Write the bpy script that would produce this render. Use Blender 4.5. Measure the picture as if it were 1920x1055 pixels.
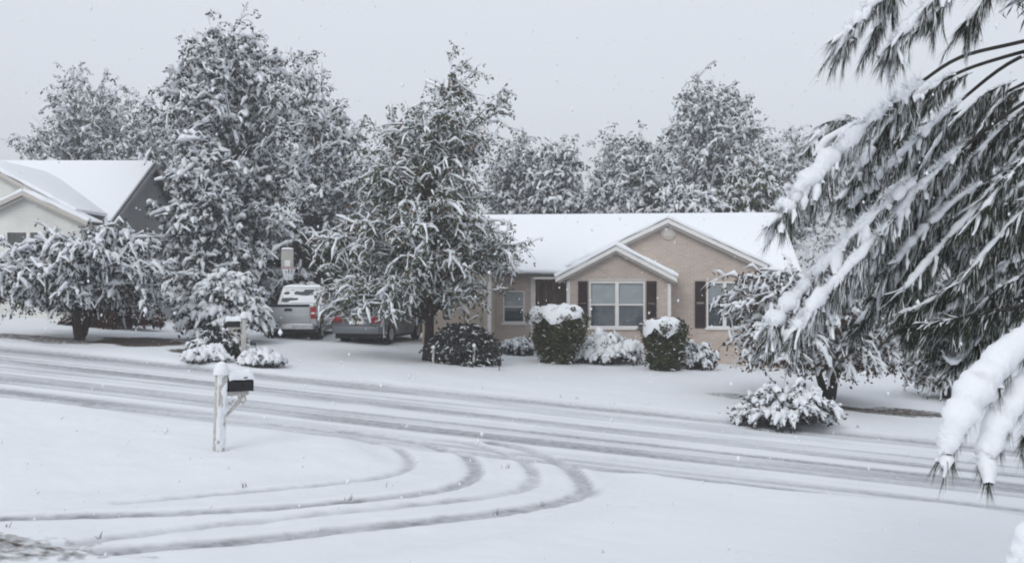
import bpy, bmesh, math, random
import numpy as np
from mathutils import Vector, Matrix

for o in list(bpy.data.objects):
    bpy.data.objects.remove(o)
SC = bpy.context.scene
COL = SC.collection
R = math.radians

# ------------------------------------------------------------------ camera
F = 1844.0                       # focal length in photo pixels (1920 wide)
CZ = 3.0
cam_d = bpy.data.cameras.new('camera')
cam = bpy.data.objects.new('camera', cam_d)
COL.objects.link(cam)
cam.location = (0, 0, CZ)
cam.rotation_euler = (R(90), 0, 0)
cam_d.sensor_width = 36.0
cam_d.lens = 36.0 * F / 1920.0
cam_d.clip_end = 3000
cam_d.clip_start = 0.1
SC.camera = cam

# ------------------------------------------------------------------ overcast sky
SUN_EL, SUN_AZ = 36.0, 205.0     # sun veiled by cloud, behind the camera
w = bpy.data.worlds.new('World')
SC.world = w
w.use_nodes = True
nt = w.node_tree
nt.nodes.clear()
out = nt.nodes.new('ShaderNodeOutputWorld')
bg = nt.nodes.new('ShaderNodeBackground')
sky = nt.nodes.new('ShaderNodeTexSky')
sky.sky_type = 'NISHITA'
sky.sun_disc = False
sky.sun_elevation = R(SUN_EL)
sky.sun_rotation = R(SUN_AZ)
sky.air_density = 1.0
sky.dust_density = 4.0
hs = nt.nodes.new('ShaderNodeHueSaturation')
hs.inputs['Saturation'].default_value = 0.25
mx = nt.nodes.new('ShaderNodeMixRGB')
mx.inputs[0].default_value = 0.88
mx.inputs[2].default_value = (8.6, 9.15, 10.0, 1)      # the even cloud layer
bg.inputs['Strength'].default_value = 0.1
nt.links.new(sky.outputs[0], hs.inputs['Color'])
nt.links.new(hs.outputs[0], mx.inputs[1])
nt.links.new(mx.outputs[0], bg.inputs['Color'])
nt.links.new(bg.outputs[0], out.inputs[0])

sun_d = bpy.data.lights.new('sun', 'SUN')
sun_d.energy = 1.0
sun_d.angle = R(25)
sun_d.color = (1.0, 0.98, 0.95)
sun = bpy.data.objects.new('sun', sun_d)
COL.objects.link(sun)
az = R(SUN_AZ)
sdir = Vector((math.sin(az) * math.cos(R(SUN_EL)), math.cos(az) * math.cos(R(SUN_EL)), math.sin(R(SUN_EL))))
sun.rotation_euler = sdir.to_track_quat('Z', 'Y').to_euler()

SC.view_settings.view_transform = 'Standard'
SC.view_settings.look = 'None'
SC.view_settings.exposure = 0.0
SC.view_settings.gamma = 1.0
SC.view_settings.use_curve_mapping = False
SC.render.engine = 'CYCLES'
SC.cycles.max_bounces = 5
SC.cycles.diffuse_bounces = 3
SC.cycles.volume_bounces = 0
SC.cycles.filter_width = 2.0

# ------------------------------------------------------------------ helpers
def tag(o, label=None, cat=None, group=None, kind=None):
    if label: o['label'] = label
    if cat: o['category'] = cat
    if group: o['group'] = group
    if kind: o['kind'] = kind
    return o

def empty(name, loc, rz=0.0):
    o = bpy.data.objects.new(name, None)
    COL.objects.link(o)
    o.location = loc
    o.rotation_euler = (0, 0, rz)
    o.empty_display_size = 0.2
    return o

def link(name, me, mat, parent=None):
    if mat is not None and not me.materials:
        me.materials.append(mat)
    o = bpy.data.objects.new(name, me)
    COL.objects.link(o)
    if parent is not None:
        o.parent = parent
    return o

def np_mesh(name, V, faces, smooth=False):
    """V (n,3); faces: list of int arrays (m,3) or (m,4)"""
    me = bpy.data.meshes.new(name)
    V = np.ascontiguousarray(V, dtype=np.float32)
    me.vertices.add(len(V))
    me.vertices.foreach_set('co', V.ravel())
    idx = np.concatenate([f.ravel() for f in faces]).astype(np.int32)
    tot = np.concatenate([np.full(len(f), f.shape[1], np.int32) for f in faces])
    start = np.concatenate([[0], np.cumsum(tot)[:-1]]).astype(np.int32)
    me.loops.add(len(idx))
    me.loops.foreach_set('vertex_index', idx)
    me.polygons.add(len(tot))
    me.polygons.foreach_set('loop_start', start)
    me.polygons.foreach_set('loop_total', tot)
    if smooth:
        me.polygons.foreach_set('use_smooth', np.ones(len(tot), bool))
    me.update(calc_edges=True)
    return me

class MB:
    """collects boxes, prisms and tubes; build() links them as ONE mesh object"""
    def __init__(s): s.v = []; s.f = []
    def add(s, v, f):
        b = len(s.v); s.v += [tuple(p) for p in v]; s.f += [tuple(i + b for i in q) for q in f]; return s
    def box(s, x0, x1, y0, y1, z0, z1):
        return s.add([(x0,y0,z0),(x1,y0,z0),(x1,y1,z0),(x0,y1,z0),(x0,y0,z1),(x1,y0,z1),(x1,y1,z1),(x0,y1,z1)],
                     [(0,3,2,1),(4,5,6,7),(0,1,5,4),(1,2,6,5),(2,3,7,6),(3,0,4,7)])
    def hexa(s, lo, hi):            # two quads
        return s.add(list(lo)+list(hi), [(0,3,2,1),(4,5,6,7),(0,1,5,4),(1,2,6,5),(2,3,7,6),(3,0,4,7)])
    def prism(s, poly, a0, a1, axis='y'):
        """poly of 2D points, extruded along axis from a0 to a1. axis y: (x,z); axis x: (y,z)"""
        n = len(poly)
        def m(p, a): return (p[0], a, p[1]) if axis == 'y' else ((a, p[0], p[1]) if axis == 'x' else (p[0], p[1], a))
        return s.add([m(p, a0) for p in poly] + [m(p, a1) for p in poly],
                     [tuple(range(n)), tuple(range(2*n-1, n-1, -1))] + [(i, i+n, (i+1) % n + n, (i+1) % n) for i in range(n)])
    def tube(s, pts, rad, n=8):
        pts = [Vector(p) for p in pts]
        rad = rad if isinstance(rad, (list, tuple)) else [rad]*len(pts)
        b = len(s.v); k = len(pts)
        for i, p in enumerate(pts):
            t = (pts[min(i+1, k-1)] - pts[max(i-1, 0)]).normalized()
            a = t.cross(Vector((0, 0, 1)) if abs(t.z) < .9 else Vector((1, 0, 0))).normalized(); c = a.cross(t)
            for j in range(n):
                an = 2*math.pi*j/n
                s.v.append(tuple(p + a*math.cos(an)*rad[i] + c*math.sin(an)*rad[i]))
        for i in range(k-1):
            for j in range(n):
                j2 = (j+1) % n
                s.f.append((b+i*n+j, b+i*n+j2, b+(i+1)*n+j2, b+(i+1)*n+j))
        s.f.append(tuple(b+j for j in range(n))[::-1]); s.f.append(tuple(b+(k-1)*n+j for j in range(n)))
        return s
    def lathe(s, prof, c=(0,0,0), axis='x', n=20):
        """prof: (r, a) pairs, spun about axis"""
        b = len(s.v); k = len(prof)
        for (r, a) in prof:
            for j in range(n):
                an = 2*math.pi*j/n; u, v = r*math.cos(an), r*math.sin(an)
                p = (a, u, v) if axis == 'x' else ((u, a, v) if axis == 'y' else (u, v, a))
                s.v.append((p[0]+c[0], p[1]+c[1], p[2]+c[2]))
        for i in range(k-1):
            for j in range(n):
                j2 = (j+1) % n
                s.f.append((b+i*n+j, b+i*n+j2, b+(i+1)*n+j2, b+(i+1)*n+j))
        s.f.append(tuple(b+j for j in range(n))[::-1]); s.f.append(tuple(b+(k-1)*n+j for j in range(n)))
        return s
    def build(s, name, mat, parent=None, bevel=0, seg=2, smooth=False):
        me = bpy.data.meshes.new(name)
        me.from_pydata(s.v, [], s.f)
        bm = bmesh.new(); bm.from_mesh(me)
        bmesh.ops.recalc_face_normals(bm, faces=bm.faces)
        if bevel:
            ed = [e for e in bm.edges if len(e.link_faces) == 2 and e.calc_face_angle(0) > 0.5]
            bmesh.ops.bevel(bm, geom=ed, offset=bevel, segments=seg, profile=.6, affect='EDGES', clamp_overlap=True)
        if smooth or bevel:
            for f in bm.faces: f.smooth = True
            for e in bm.edges:
                if len(e.link_faces) == 2 and e.calc_face_angle(0) > R(38): e.smooth = False
        bm.to_mesh(me); bm.free()
        return link(name, me, mat, parent)

# value noise
def vnoise(x, y, seed=0):
    x = np.asarray(x, float); y = np.asarray(y, float)
    xi = np.floor(x).astype(np.int64); yi = np.floor(y).astype(np.int64)
    fx = x - xi; fy = y - yi
    fx = fx*fx*(3-2*fx); fy = fy*fy*(3-2*fy)
    def h(a, b):
        n = (a*374761393 + b*668265263 + seed*982451653) & 0x7fffffff
        n = ((n ^ (n >> 13))*1274126177) & 0x7fffffff
        return ((n ^ (n >> 16)) & 0xffff)/65535.0
    return (h(xi,yi)*(1-fx)+h(xi+1,yi)*fx)*(1-fy) + (h(xi,yi+1)*(1-fx)+h(xi+1,yi+1)*fx)*fy
def fbm(x, y, seed=0, o=4):
    s = 0; a = .5; t = 0
    for k in range(o):
        s = s + a*vnoise(x*2**k, y*2**k, seed+k); t += a; a *= .5
    return s/t
def sstep(a, b, x):
    t = np.clip((x-a)/(b-a), 0, 1); return t*t*(3-2*t)

# ------------------------------------------------------------------ the lie of the land
RA = R(14.0)
RO = np.array([-7.14, 23.5]); RU = np.array([math.cos(RA), -math.sin(RA)]); RV = np.array([-math.sin(RA), -math.cos(RA)])
ROADW = 6.6
def to_tw(x, y):
    dx = x - RO[0]; dy = y - RO[1]
    return dx*RU[0]+dy*RU[1], dx*RV[0]+dy*RV[1]
def plane_z(x, y):
    t, _ = to_tw(x, y)
    return 0.92 - 0.07*80*np.tanh(t/80)
def zg(x, y):
    t, wv = to_tw(x, y)
    return float(plane_z(x, y) + 0.10*(1 - sstep(-.3, .35, wv) + sstep(ROADW-.3, ROADW+.5, wv)))
def P(px, py, d):
    return Vector(((px-960)/F*d, d, CZ-(py-527.5)/F*d))
def G(px, d):
    x = (px-960)/F*d
    return Vector((x, d, zg(x, d)))
def on_plane(px, py):
    """point of the sloping ground seen at a pixel"""
    d = 6.0
    for _ in range(60):
        x = (px-960)/F*d
        h = CZ - plane_z(x, d)
        d = 0.5*d + 0.5*h*F/(py-527.5)
    return ((px-960)/F*d, d)

# ------------------------------------------------------------------ materials
def new_mat(name):
    m = bpy.data.materials.new(name); m.use_nodes = True
    n = m.node_tree.nodes; b = n['Principled BSDF']
    return m, n, m.node_tree.links, b
def lin(c): return (c[0], c[1], c[2], 1)
def plain(name, c, rough=.6, metal=0, var=.12, scale=8, bump=0, spec=.3):
    m, n, l, b = new_mat(name)
    tc = n.new('ShaderNodeTexCoord'); no = n.new('ShaderNodeTexNoise')
    no.inputs['Scale'].default_value = scale; no.inputs['Detail'].default_value = 6
    l.new(tc.outputs['Object'], no.inputs['Vector'])
    ra = n.new('ShaderNodeValToRGB')
    ra.color_ramp.elements[0].position = .3; ra.color_ramp.elements[1].position = .7
    ra.color_ramp.elements[0].color = lin([x*(1-var) for x in c]); ra.color_ramp.elements[1].color = lin([min(1, x*(1+var)) for x in c])
    l.new(no.outputs['Fac'], ra.inputs['Fac']); l.new(ra.outputs[0], b.inputs['Base Color'])
    b.inputs['Roughness'].default_value = rough; b.inputs['Metallic'].default_value = metal
    b.inputs['Specular IOR Level'].default_value = spec
    if bump:
        bp = n.new('ShaderNodeBump'); bp.inputs['Strength'].default_value = bump; bp.inputs['Distance'].default_value = .02
        l.new(no.outputs['Fac'], bp.inputs['Height']); l.new(bp.outputs[0], b.inputs['Normal'])
    return m
def leafy(name, c1, c2, c3=None, rough=.7):
    m, n, l, b = new_mat(name)
    g = n.new('ShaderNodeNewGeometry'); ra = n.new('ShaderNodeValToRGB')
    ra.color_ramp.elements[0].color = lin(c1); ra.color_ramp.elements[1].color = lin(c2)
    ra.color_ramp.elements[1].position = .8 if c3 else 1
    if c3:
        e = ra.color_ramp.elements.new(.93); e.color = lin(c3)
    l.new(g.outputs['Random Per Island'], ra.inputs['Fac']); l.new(ra.outputs[0], b.inputs['Base Color'])
    b.inputs['Roughness'].default_value = rough; b.inputs['Specular IOR Level'].default_value = .2
    return m
M = {}
def snow_mat(name, c, bump=.35, scale=14):
    m, n, l, b = new_mat(name)
    tc = n.new('ShaderNodeTexCoord'); no = n.new('ShaderNodeTexNoise')
    no.inputs['Scale'].default_value = scale; no.inputs['Detail'].default_value = 5
    l.new(tc.outputs['Object'], no.inputs['Vector'])
    b.inputs['Base Color'].default_value = lin(c); b.inputs['Roughness'].default_value = .85
    b.inputs['Specular IOR Level'].default_value = .15
    bp = n.new('ShaderNodeBump'); bp.inputs['Strength'].default_value = bump; bp.inputs['Distance'].default_value = .03
    l.new(no.outputs['Fac'], bp.inputs['Height']); l.new(bp.outputs[0], b.inputs['Normal'])
    return m
M['snow'] = snow_mat('snow', (.82, .84, .87))
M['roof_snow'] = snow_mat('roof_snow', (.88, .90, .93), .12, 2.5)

def ground_mat():
    m, n, l, b = new_mat('snowy_ground')
    tc = n.new('ShaderNodeTexCoord')
    at = n.new('ShaderNodeAttribute'); at.attribute_name = 'slush'
    ad = n.new('ShaderNodeAttribute'); ad.attribute_name = 'dirt'
    no = n.new('ShaderNodeTexNoise'); no.inputs['Scale'].default_value = 9; no.inputs['Detail'].default_value = 7
    l.new(tc.outputs['Object'], no.inputs['Vector'])
    n2 = n.new('ShaderNodeTexNoise'); n2.inputs['Scale'].default_value = 9; n2.inputs['Detail'].default_value = 8
    l.new(tc.outputs['Object'], n2.inputs['Vector'])
    # slush amount broken up by noise
    ma = n.new('ShaderNodeMath'); ma.operation = 'MULTIPLY_ADD'
    sb = n.new('ShaderNodeMath'); sb.operation = 'SUBTRACT'; sb.inputs[1].default_value = .5
    l.new(no.outputs['Fac'], sb.inputs[0])
    ml = n.new('ShaderNodeMath'); ml.operation = 'MULTIPLY'
    l.new(sb.outputs[0], ml.inputs[0]); l.new(at.outputs['Fac'], ml.inputs[1])
    l.new(ml.outputs[0], ma.inputs[0]); ma.inputs[1].default_value = 1.2; l.new(at.outputs['Fac'], ma.inputs[2])
    ma.use_clamp = True
    mix = n.new('ShaderNodeMixRGB'); mix.inputs[1].default_value = (.79, .81, .84, 1); mix.inputs[2].default_value = (.25, .255, .28, 1)
    l.new(ma.outputs[0], mix.inputs[0])
    # dirt and mulch where the snow is thin
    ad2 = n.new('ShaderNodeMath'); ad2.operation = 'MULTIPLY_ADD'; ad2.inputs[1].default_value = .9
    l.new(n2.outputs['Fac'], ad2.inputs[0])
    ad3 = n.new('ShaderNodeMath'); ad3.operation = 'SUBTRACT'; ad3.inputs[1].default_value = .95
    l.new(ad.outputs['Fac'], ad3.inputs[0]); l.new(ad3.outputs[0], ad2.inputs[2])
    rp = n.new('ShaderNodeMapRange'); rp.inputs[1].default_value = -.12; rp.inputs[2].default_value = .25
    l.new(ad2.outputs[0], rp.inputs[0])
    mix2 = n.new('ShaderNodeMixRGB'); mix2.inputs[2].default_value = (.085, .066, .056, 1)
    l.new(mix.outputs[0], mix2.inputs[1]); l.new(rp.outputs[0], mix2.inputs[0])
    l.new(mix2.outputs[0], b.inputs['Base Color'])
    b.inputs['Roughness'].default_value = .85; b.inputs['Specular IOR Level'].default_value = .15
    bp = n.new('ShaderNodeBump'); bp.inputs['Strength'].default_value = .25; bp.inputs['Distance'].default_value = .03
    l.new(no.outputs['Fac'], bp.inputs['Height']); l.new(bp.outputs[0], b.inputs['Normal'])
    return m
M['ground'] = ground_mat()

def brick_mat(name, c1, c2, mortar, s=1.0, bump=.3):
    m, n, l, b = new_mat(name)
    tc = n.new('ShaderNodeTexCoord')
    sp = n.new('ShaderNodeSeparateXYZ'); cb = n.new('ShaderNodeCombineXYZ'); ad = n.new('ShaderNodeMath')
    l.new(tc.outputs['Object'], sp.inputs[0]); l.new(sp.outputs[0], ad.inputs[0]); l.new(sp.outputs[1], ad.inputs[1])
    l.new(ad.outputs[0], cb.inputs[0]); l.new(sp.outputs[2], cb.inputs[1])
    br = n.new('ShaderNodeTexBrick')
    br.inputs['Color1'].default_value = lin(c1); br.inputs['Color2'].default_value = lin(c2); br.inputs['Mortar'].default_value = lin(mortar)
    br.inputs['Scale'].default_value = 1; br.inputs['Brick Width'].default_value = .22*s; br.inputs['Row Height'].default_value = .075*s
    br.inputs['Mortar Size'].default_value = .006*s; br.inputs['Bias'].default_value = -.1
    l.new(cb.outputs[0], br.inputs['Vector'])
    no = n.new('ShaderNodeTexNoise'); no.inputs['Scale'].default_value = 1.7; no.inputs['Detail'].default_value = 6
    l.new(tc.outputs['Object'], no.inputs['Vector'])
    mr = n.new('ShaderNodeMapRange'); mr.inputs[3].default_value = .82; mr.inputs[4].default_value = 1.18
    l.new(no.outputs['Fac'], mr.inputs[0])
    mu = n.new('ShaderNodeMixRGB'); mu.blend_type = 'MULTIPLY'; mu.inputs[0].default_value = 1
    l.new(br.outputs['Color'], mu.inputs[1]); l.new(mr.outputs[0], mu.inputs[2])
    l.new(mu.outputs[0], b.inputs['Base Color']); b.inputs['Roughness'].default_value = .85
    bp = n.new('ShaderNodeBump'); bp.inputs['Strength'].default_value = bump; bp.inputs['Distance'].default_value = .01; bp.invert = True
    l.new(br.outputs['Fac'], bp.inputs['Height']); l.new(bp.outputs[0], b.inputs['Normal'])
    return m
def siding_mat(name, c, pitch=.11):
    m, n, l, b = new_mat(name)
    tc = n.new('ShaderNodeTexCoord'); sp = n.new('ShaderNodeSeparateXYZ'); l.new(tc.outputs['Object'], sp.inputs[0])
    dv = n.new('ShaderNodeMath'); dv.operation = 'DIVIDE'; dv.inputs[1].default_value = pitch; l.new(sp.outputs[2], dv.inputs[0])
    fr = n.new('ShaderNodeMath'); fr.operation = 'FRACT'; l.new(dv.outputs[0], fr.inputs[0])
    no = n.new('ShaderNodeTexNoise'); no.inputs['Scale'].default_value = 1.3; no.inputs['Detail'].default_value = 5
    l.new(tc.outputs['Object'], no.inputs['Vector'])
    ra = n.new('ShaderNodeValToRGB')
    ra.color_ramp.elements[0].color = lin([x*.9 for x in c]); ra.color_ramp.elements[1].color = lin([x*1.08 for x in c])
    ra.color_ramp.elements[0].position = .3; ra.color_ramp.elements[1].position = .7
    l.new(no.outputs['Fac'], ra.inputs['Fac']); l.new(ra.outputs[0], b.inputs['Base Color'])
    bp = n.new('ShaderNodeBump'); bp.inputs['Strength'].default_value = .6; bp.inputs['Distance'].default_value = .02; bp.invert = True
    l.new(fr.outputs[0], bp.inputs['Height']); l.new(bp.outputs[0], b.inputs['Normal'])
    b.inputs['Roughness'].default_value = .6
    return m
M['tan_brick'] = brick_mat('tan_brick', (.50, .415, .36), (.43, .35, .30), (.58, .53, .48), bump=.35)
M['red_brick'] = brick_mat('red_brick', (.16, .07, .055), (.11, .05, .04), (.22, .19, .17))
M['cream_siding'] = siding_mat('cream_siding', (.70, .70, .66))
M['gray_siding'] = siding_mat('gray_siding', (.45, .45, .46))
M['tan_siding'] = siding_mat('tan_siding', (.46, .39, .32))
M['trim'] = plain('white_trim', (.76, .74, .72), .5, var=.06)
M['rake_trim'] = plain('rake_trim', (.52, .49, .45), .5, var=.06)
M['shingle'] = plain('dark_shingle', (.10, .095, .09), .9, var=.3, scale=20)
M['shutter'] = plain('shutter_paint', (.030, .016, .018), .5, var=.2)
M['door'] = plain('door_paint', (.10, .035, .028), .5, var=.2)
M['wood_red'] = plain('stained_wood', (.16, .075, .055), .6, var=.3, scale=12)
M['blind'] = plain('window_blind', (.84, .87, .86), .6, var=.1, scale=3)
M['reflection_sheet'] = plain('reflected_grey', (.20, .23, .25), .8, var=.2, scale=4)  # grey of the sky reflected in the lower panes, put into a colour
M['black'] = plain('black_metal', (.012, .012, .015), .45, var=.3, scale=10)
M['rubber'] = plain('tyre_rubber', (.02, .02, .021), .8, var=.3, scale=30)
M['rim'] = plain('alloy_rim', (.5, .5, .52), .35, .8, .1)
M['silver'] = plain('silver_paint', (.46, .48, .49), .35, .3, .05, 2)
M['grey_car'] = plain('grey_paint', (.17, .18, .20), .35, .3, .05, 2)
M['red_light'] = plain('red_lens', (.33, .012, .018), .25, 0, .2, 12)
M['chrome'] = plain('bumper_chrome', (.55, .55, .56), .3, .7, .1)
M['post'] = plain('weathered_post', (.48, .46, .43), .8, var=.25, scale=25, bump=.4)
M['bark'] = plain('bark', (.035, .031, .029), .9, var=.4, scale=18, bump=.8)
M['bark_red'] = plain('reddish_bark', (.05, .030, .026), .9, var=.4, scale=18, bump=.8)
M['bark_grey'] = plain('grey_bark', (.06, .056, .055), .9, var=.4, scale=14, bump=.8)
M['leaf_far'] = leafy('far_leaf', (.011, .012, .012), (.042, .044, .038))
M['leaf_dark'] = leafy('dark_leaf', (.014, .016, .016), (.048, .05, .042))
M['leaf_green'] = leafy('pear_leaf', (.022, .034, .020), (.085, .11, .06), (.17, .08, .05))
M['leaf_olive'] = leafy('olive_leaf', (.025, .03, .012), (.085, .085, .035))
M['leaf_brown'] = leafy('brown_leaf', (.03, .022, .014), (.09, .06, .035))
M['leaf_shrub'] = leafy('shrub_leaf', (.016, .016, .017), (.075, .072, .066))
M['leaf_red'] = leafy('red_leaf', (.035, .014, .012), (.09, .035, .028))
M['needle'] = leafy('pine_needle', (.014, .019, .014), (.055, .065, .042))
def glass_mat():
    m, n, l, b = new_mat('dark_glass')
    b.inputs['Base Color'].default_value = (.035, .042, .052, 1); b.inputs['Roughness'].default_value = .08
    b.inputs['Specular IOR Level'].default_value = .6
    return m
M['glass'] = glass_mat()

# ------------------------------------------------------------------ ground, road and drive
track_px = [
 ([(225,952),(400,935),(560,921),(680,908),(745,895),(768,882),(766,866),(742,845),(700,826),(640,811),(560,799),(440,786),(300,772),(120,753),(-60,735)], .10, .75),
 ([(-40,984),(100,978),(250,973),(400,967),(560,957),(700,944),(820,927),(880,908),(893,889),(882,868),(850,848),(800,832),(730,819),(640,806)], .14, 1.0),
 ([(60,1040),(200,1018),(350,998),(520,980),(700,962),(850,946),(950,931),(997,915),(1001,897),(985,873),(950,850),(890,833),(820,823)], .13, .75),
 ([(-40,1058),(100,1050),(300,1033),(480,1018),(650,1000),(800,985),(950,966),(1050,947),(1092,930),(1093,912),(1070,885),(1035,859),(985,842),(920,831)], .17, 1.0)]
tracks = [(np.array([on_plane(*p) for p in pts]), wd, am) for pts, wd, am in track_px]
def catmull(pts, k=8):
    p = np.vstack([2*pts[0]-pts[1], pts, 2*pts[-1]-pts[-2]]); o = []
    for i in range(1, len(p)-2):
        for j in range(k):
            t = j/k
            o.append(.5*((2*p[i])+(-p[i-1]+p[i+1])*t+(2*p[i-1]-5*p[i]+4*p[i+1]-p[i+2])*t*t+(-p[i-1]+3*p[i]-3*p[i+1]+p[i+2])*t**3))
    o.append(pts[-1]); return np.array(o)
tracks = [(catmull(a), wd, am) for a, wd, am in tracks]
def seg_dist(x, y, line):
    best = np.full(x.shape, 1e9)
    for a, b in zip(line[:-1], line[1:]):
        d = b-a; L = d@d + 1e-9
        u = np.clip(((x-a[0])*d[0]+(y-a[1])*d[1])/L, 0, 1)
        best = np.minimum(best, np.hypot(x-a[0]-u*d[0], y-a[1]-u*d[1]))
    return best

def ladder(a, b, step, far):
    core = np.arange(a, b+1e-6, step) if np.isscalar(step) else step; step = core[1]-core[0]; lo = []; hi = []; s = step; x = a; y = core[-1]
    while x > -far:
        s *= 1.22; x -= s; y += s; lo.append(x); hi.append(y)
    return np.concatenate([lo[::-1], core, hi])
tl = ladder(-11, 22, np.concatenate([np.arange(-11, -1, .17), np.arange(-1, 10.5, .065), np.arange(10.5, 22.1, .17)]), 240)
wl = ladder(-2.2, 13.2, .06, 240)
for e in (0.0, ROADW):
    wl[np.argmin(abs(wl-e))] = e
TT, WW = np.meshgrid(tl, wl, indexing='ij')
XX = RO[0]+TT*RU[0]+WW*RV[0]; YY = RO[1]+TT*RU[1]+WW*RV[1]
ZZ = plane_z(XX, YY)
inroad = sstep(-.25, .3, WW)*(1-sstep(ROADW-.25, ROADW+.4, WW))
ZZ = ZZ + .10*(1-inroad)
near = 1-sstep(30, 60, np.hypot(XX, YY-20))
# drive: a swept shape round the tracks
inner = tracks[0][0]; outer = tracks[3][0]
core_w = (WW > -2.3) & (WW < 13.3) & (TT > -11.1) & (TT < 22.1)
dtr = [np.full(TT.shape, 1e9) for _ in tracks]
xs, ys = XX[core_w], YY[core_w]
for i, (ln, wd, am) in enumerate(tracks):
    dtr[i][core_w] = seg_dist(xs, ys, ln)
midline = catmull(np.array([on_plane(*p) for p in [(-60,1010),(200,998),(450,982),(700,955),(880,930),(950,905),(935,870),(880,845)]]))
dmid = np.full(TT.shape, 1e9); dmid[core_w] = seg_dist(xs, ys, midline)
drive = (1-sstep(1.5, 2.1, dmid))*sstep(ROADW-.3, ROADW, WW)
lump = (fbm(XX*.35, YY*.35, 3, 3)-.5)*.16 + (fbm(XX*1.3, YY*1.3, 7, 3)-.5)*.05
fine = (fbm(XX*5, YY*5, 11, 3)-.5)*.022
ZZ = ZZ + (1-inroad)*(1-.75*drive)*lump*near + fine*near*(1-.4*inroad)
ZZ = ZZ - .05*drive
streak = fbm(TT*.10+3, WW*2.3, 21, 3)
streak2 = fbm(TT*.05+9, WW*7.0, 31, 2)
patch = fbm(TT*.5, WW*.9, 41, 4)
slush = inroad*np.clip(.30 + 1.5*(streak-.5) + .8*(streak2-.5) + .55*(patch-.5), 0.04, .8)
ridge = np.exp(-((WW-5.35-.25*(vnoise(TT*.12, 0*TT, 5)-.5))/.22)**2)+.5*np.exp(-((WW-1.1)/.22)**2)
slush = slush*(1-.85*np.clip(ridge, 0, 1))
wt = np.exp(-((WW-6.0-.15*(vnoise(TT*.2, 0*TT, 6)-.5))/.16)**2)+.8*np.exp(-((WW-.35)/.12)**2)+.35*np.exp(-((WW-4.3)/.2)**2)+.3*np.exp(-((WW-2.6)/.2)**2)
slush = np.maximum(slush, inroad*np.clip(wt, 0, 1)*(.30+.5*fbm(TT*.6, WW*2, 15)))
ZZ = ZZ + inroad*near*(.035*ridge - .02*np.clip(slush, 0, 1))
for i, (ln, wd, am) in enumerate(tracks):
    wob = .35+1.25*fbm(XX*2.5, YY*2.5, 50+i, 4)
    k = 1-sstep(wd*.5, wd*1.0, dtr[i]+.03*(fbm(XX*6, YY*6, 60+i, 2)-.5))
    slush = np.maximum(slush, k*.66*am*wob)
    ZZ = ZZ - .03*k + .012*np.exp(-((dtr[i]-wd*1.5)/.06)**2)*(1-inroad)
slush = np.maximum(slush, drive*.10*fbm(XX*2, YY*2, 71, 3))
def blob(px, d, rx, ry, amt=1.0):
    x, y = (px-960)/F*d, d
    q = np.hypot((XX-x)/rx, (YY-y)/ry) + .5*(fbm(XX*1.3, YY*1.3, 81, 3)-.5)
    return amt*(1-sstep(.55, 1.1, q))
dirt = np.zeros(TT.shape)
for bdef in [(80,26.6,3.0,1.2,.66),(255,27.6,1.5,2.0,.98),(360,25.6,.8,.7,.8),(1690,23.3,1.7,.75,.75),(1385,24.2,1.2,.8,.55),(1570,23.6,.8,.6,.8)]:
    dirt = np.maximum(dirt, blob(*bdef))
bl = on_plane(-20, 1042)
q = np.hypot((XX-bl[0])/1.5, (YY-bl[1])/.75)+.6*(fbm(XX*2, YY*2, 91, 3)-.5)
dirt = np.maximum(dirt, .66*(1-sstep(.0, 1.6, q)))
V = np.stack([XX, YY, ZZ], -1).reshape(-1, 3)
nT, nW = TT.shape
I = np.arange(nT*nW).reshape(nT, nW)
quads = np.stack([I[:-1,:-1], I[:-1,1:], I[1:,1:], I[1:,:-1]], -1).reshape(-1, 4)[:, ::-1]
wc = .5*(wl[:-1]+wl[1:])[None, :].repeat(nT-1, 0).ravel()
dc = drive[:-1,:-1].ravel()
cls = np.where(wc < 0, 0, np.where(wc < ROADW, 1, np.where(dc > .5, 3, 2)))
names = [('lawn_across_road', 'snow covered lawn across the road'), ('road', 'snowy road streaked grey with slush'),
         ('lawn_near', 'smooth snow covered lawn in the foreground'), ('driveway', 'snowy driveway with four curved tyre tracks')]
def to_vec(v): return v.reshape(-1)
for c, (nm, lb) in enumerate(names):
    q = quads[cls == c]
    used, inv = np.unique(q, return_inverse=True)
    me = np_mesh(nm, V[used], [inv.reshape(-1, 4)], True)
    for an, arr in (('slush', slush), ('dirt', dirt)):
        a = me.attributes.new(an, 'FLOAT', 'POINT')
        a.data.foreach_set('value', arr.reshape(-1)[used].astype(np.float32))
    o = link(nm, me, M['ground'])
    tag(o, lb, nm.split('_')[0], kind='structure')

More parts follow.
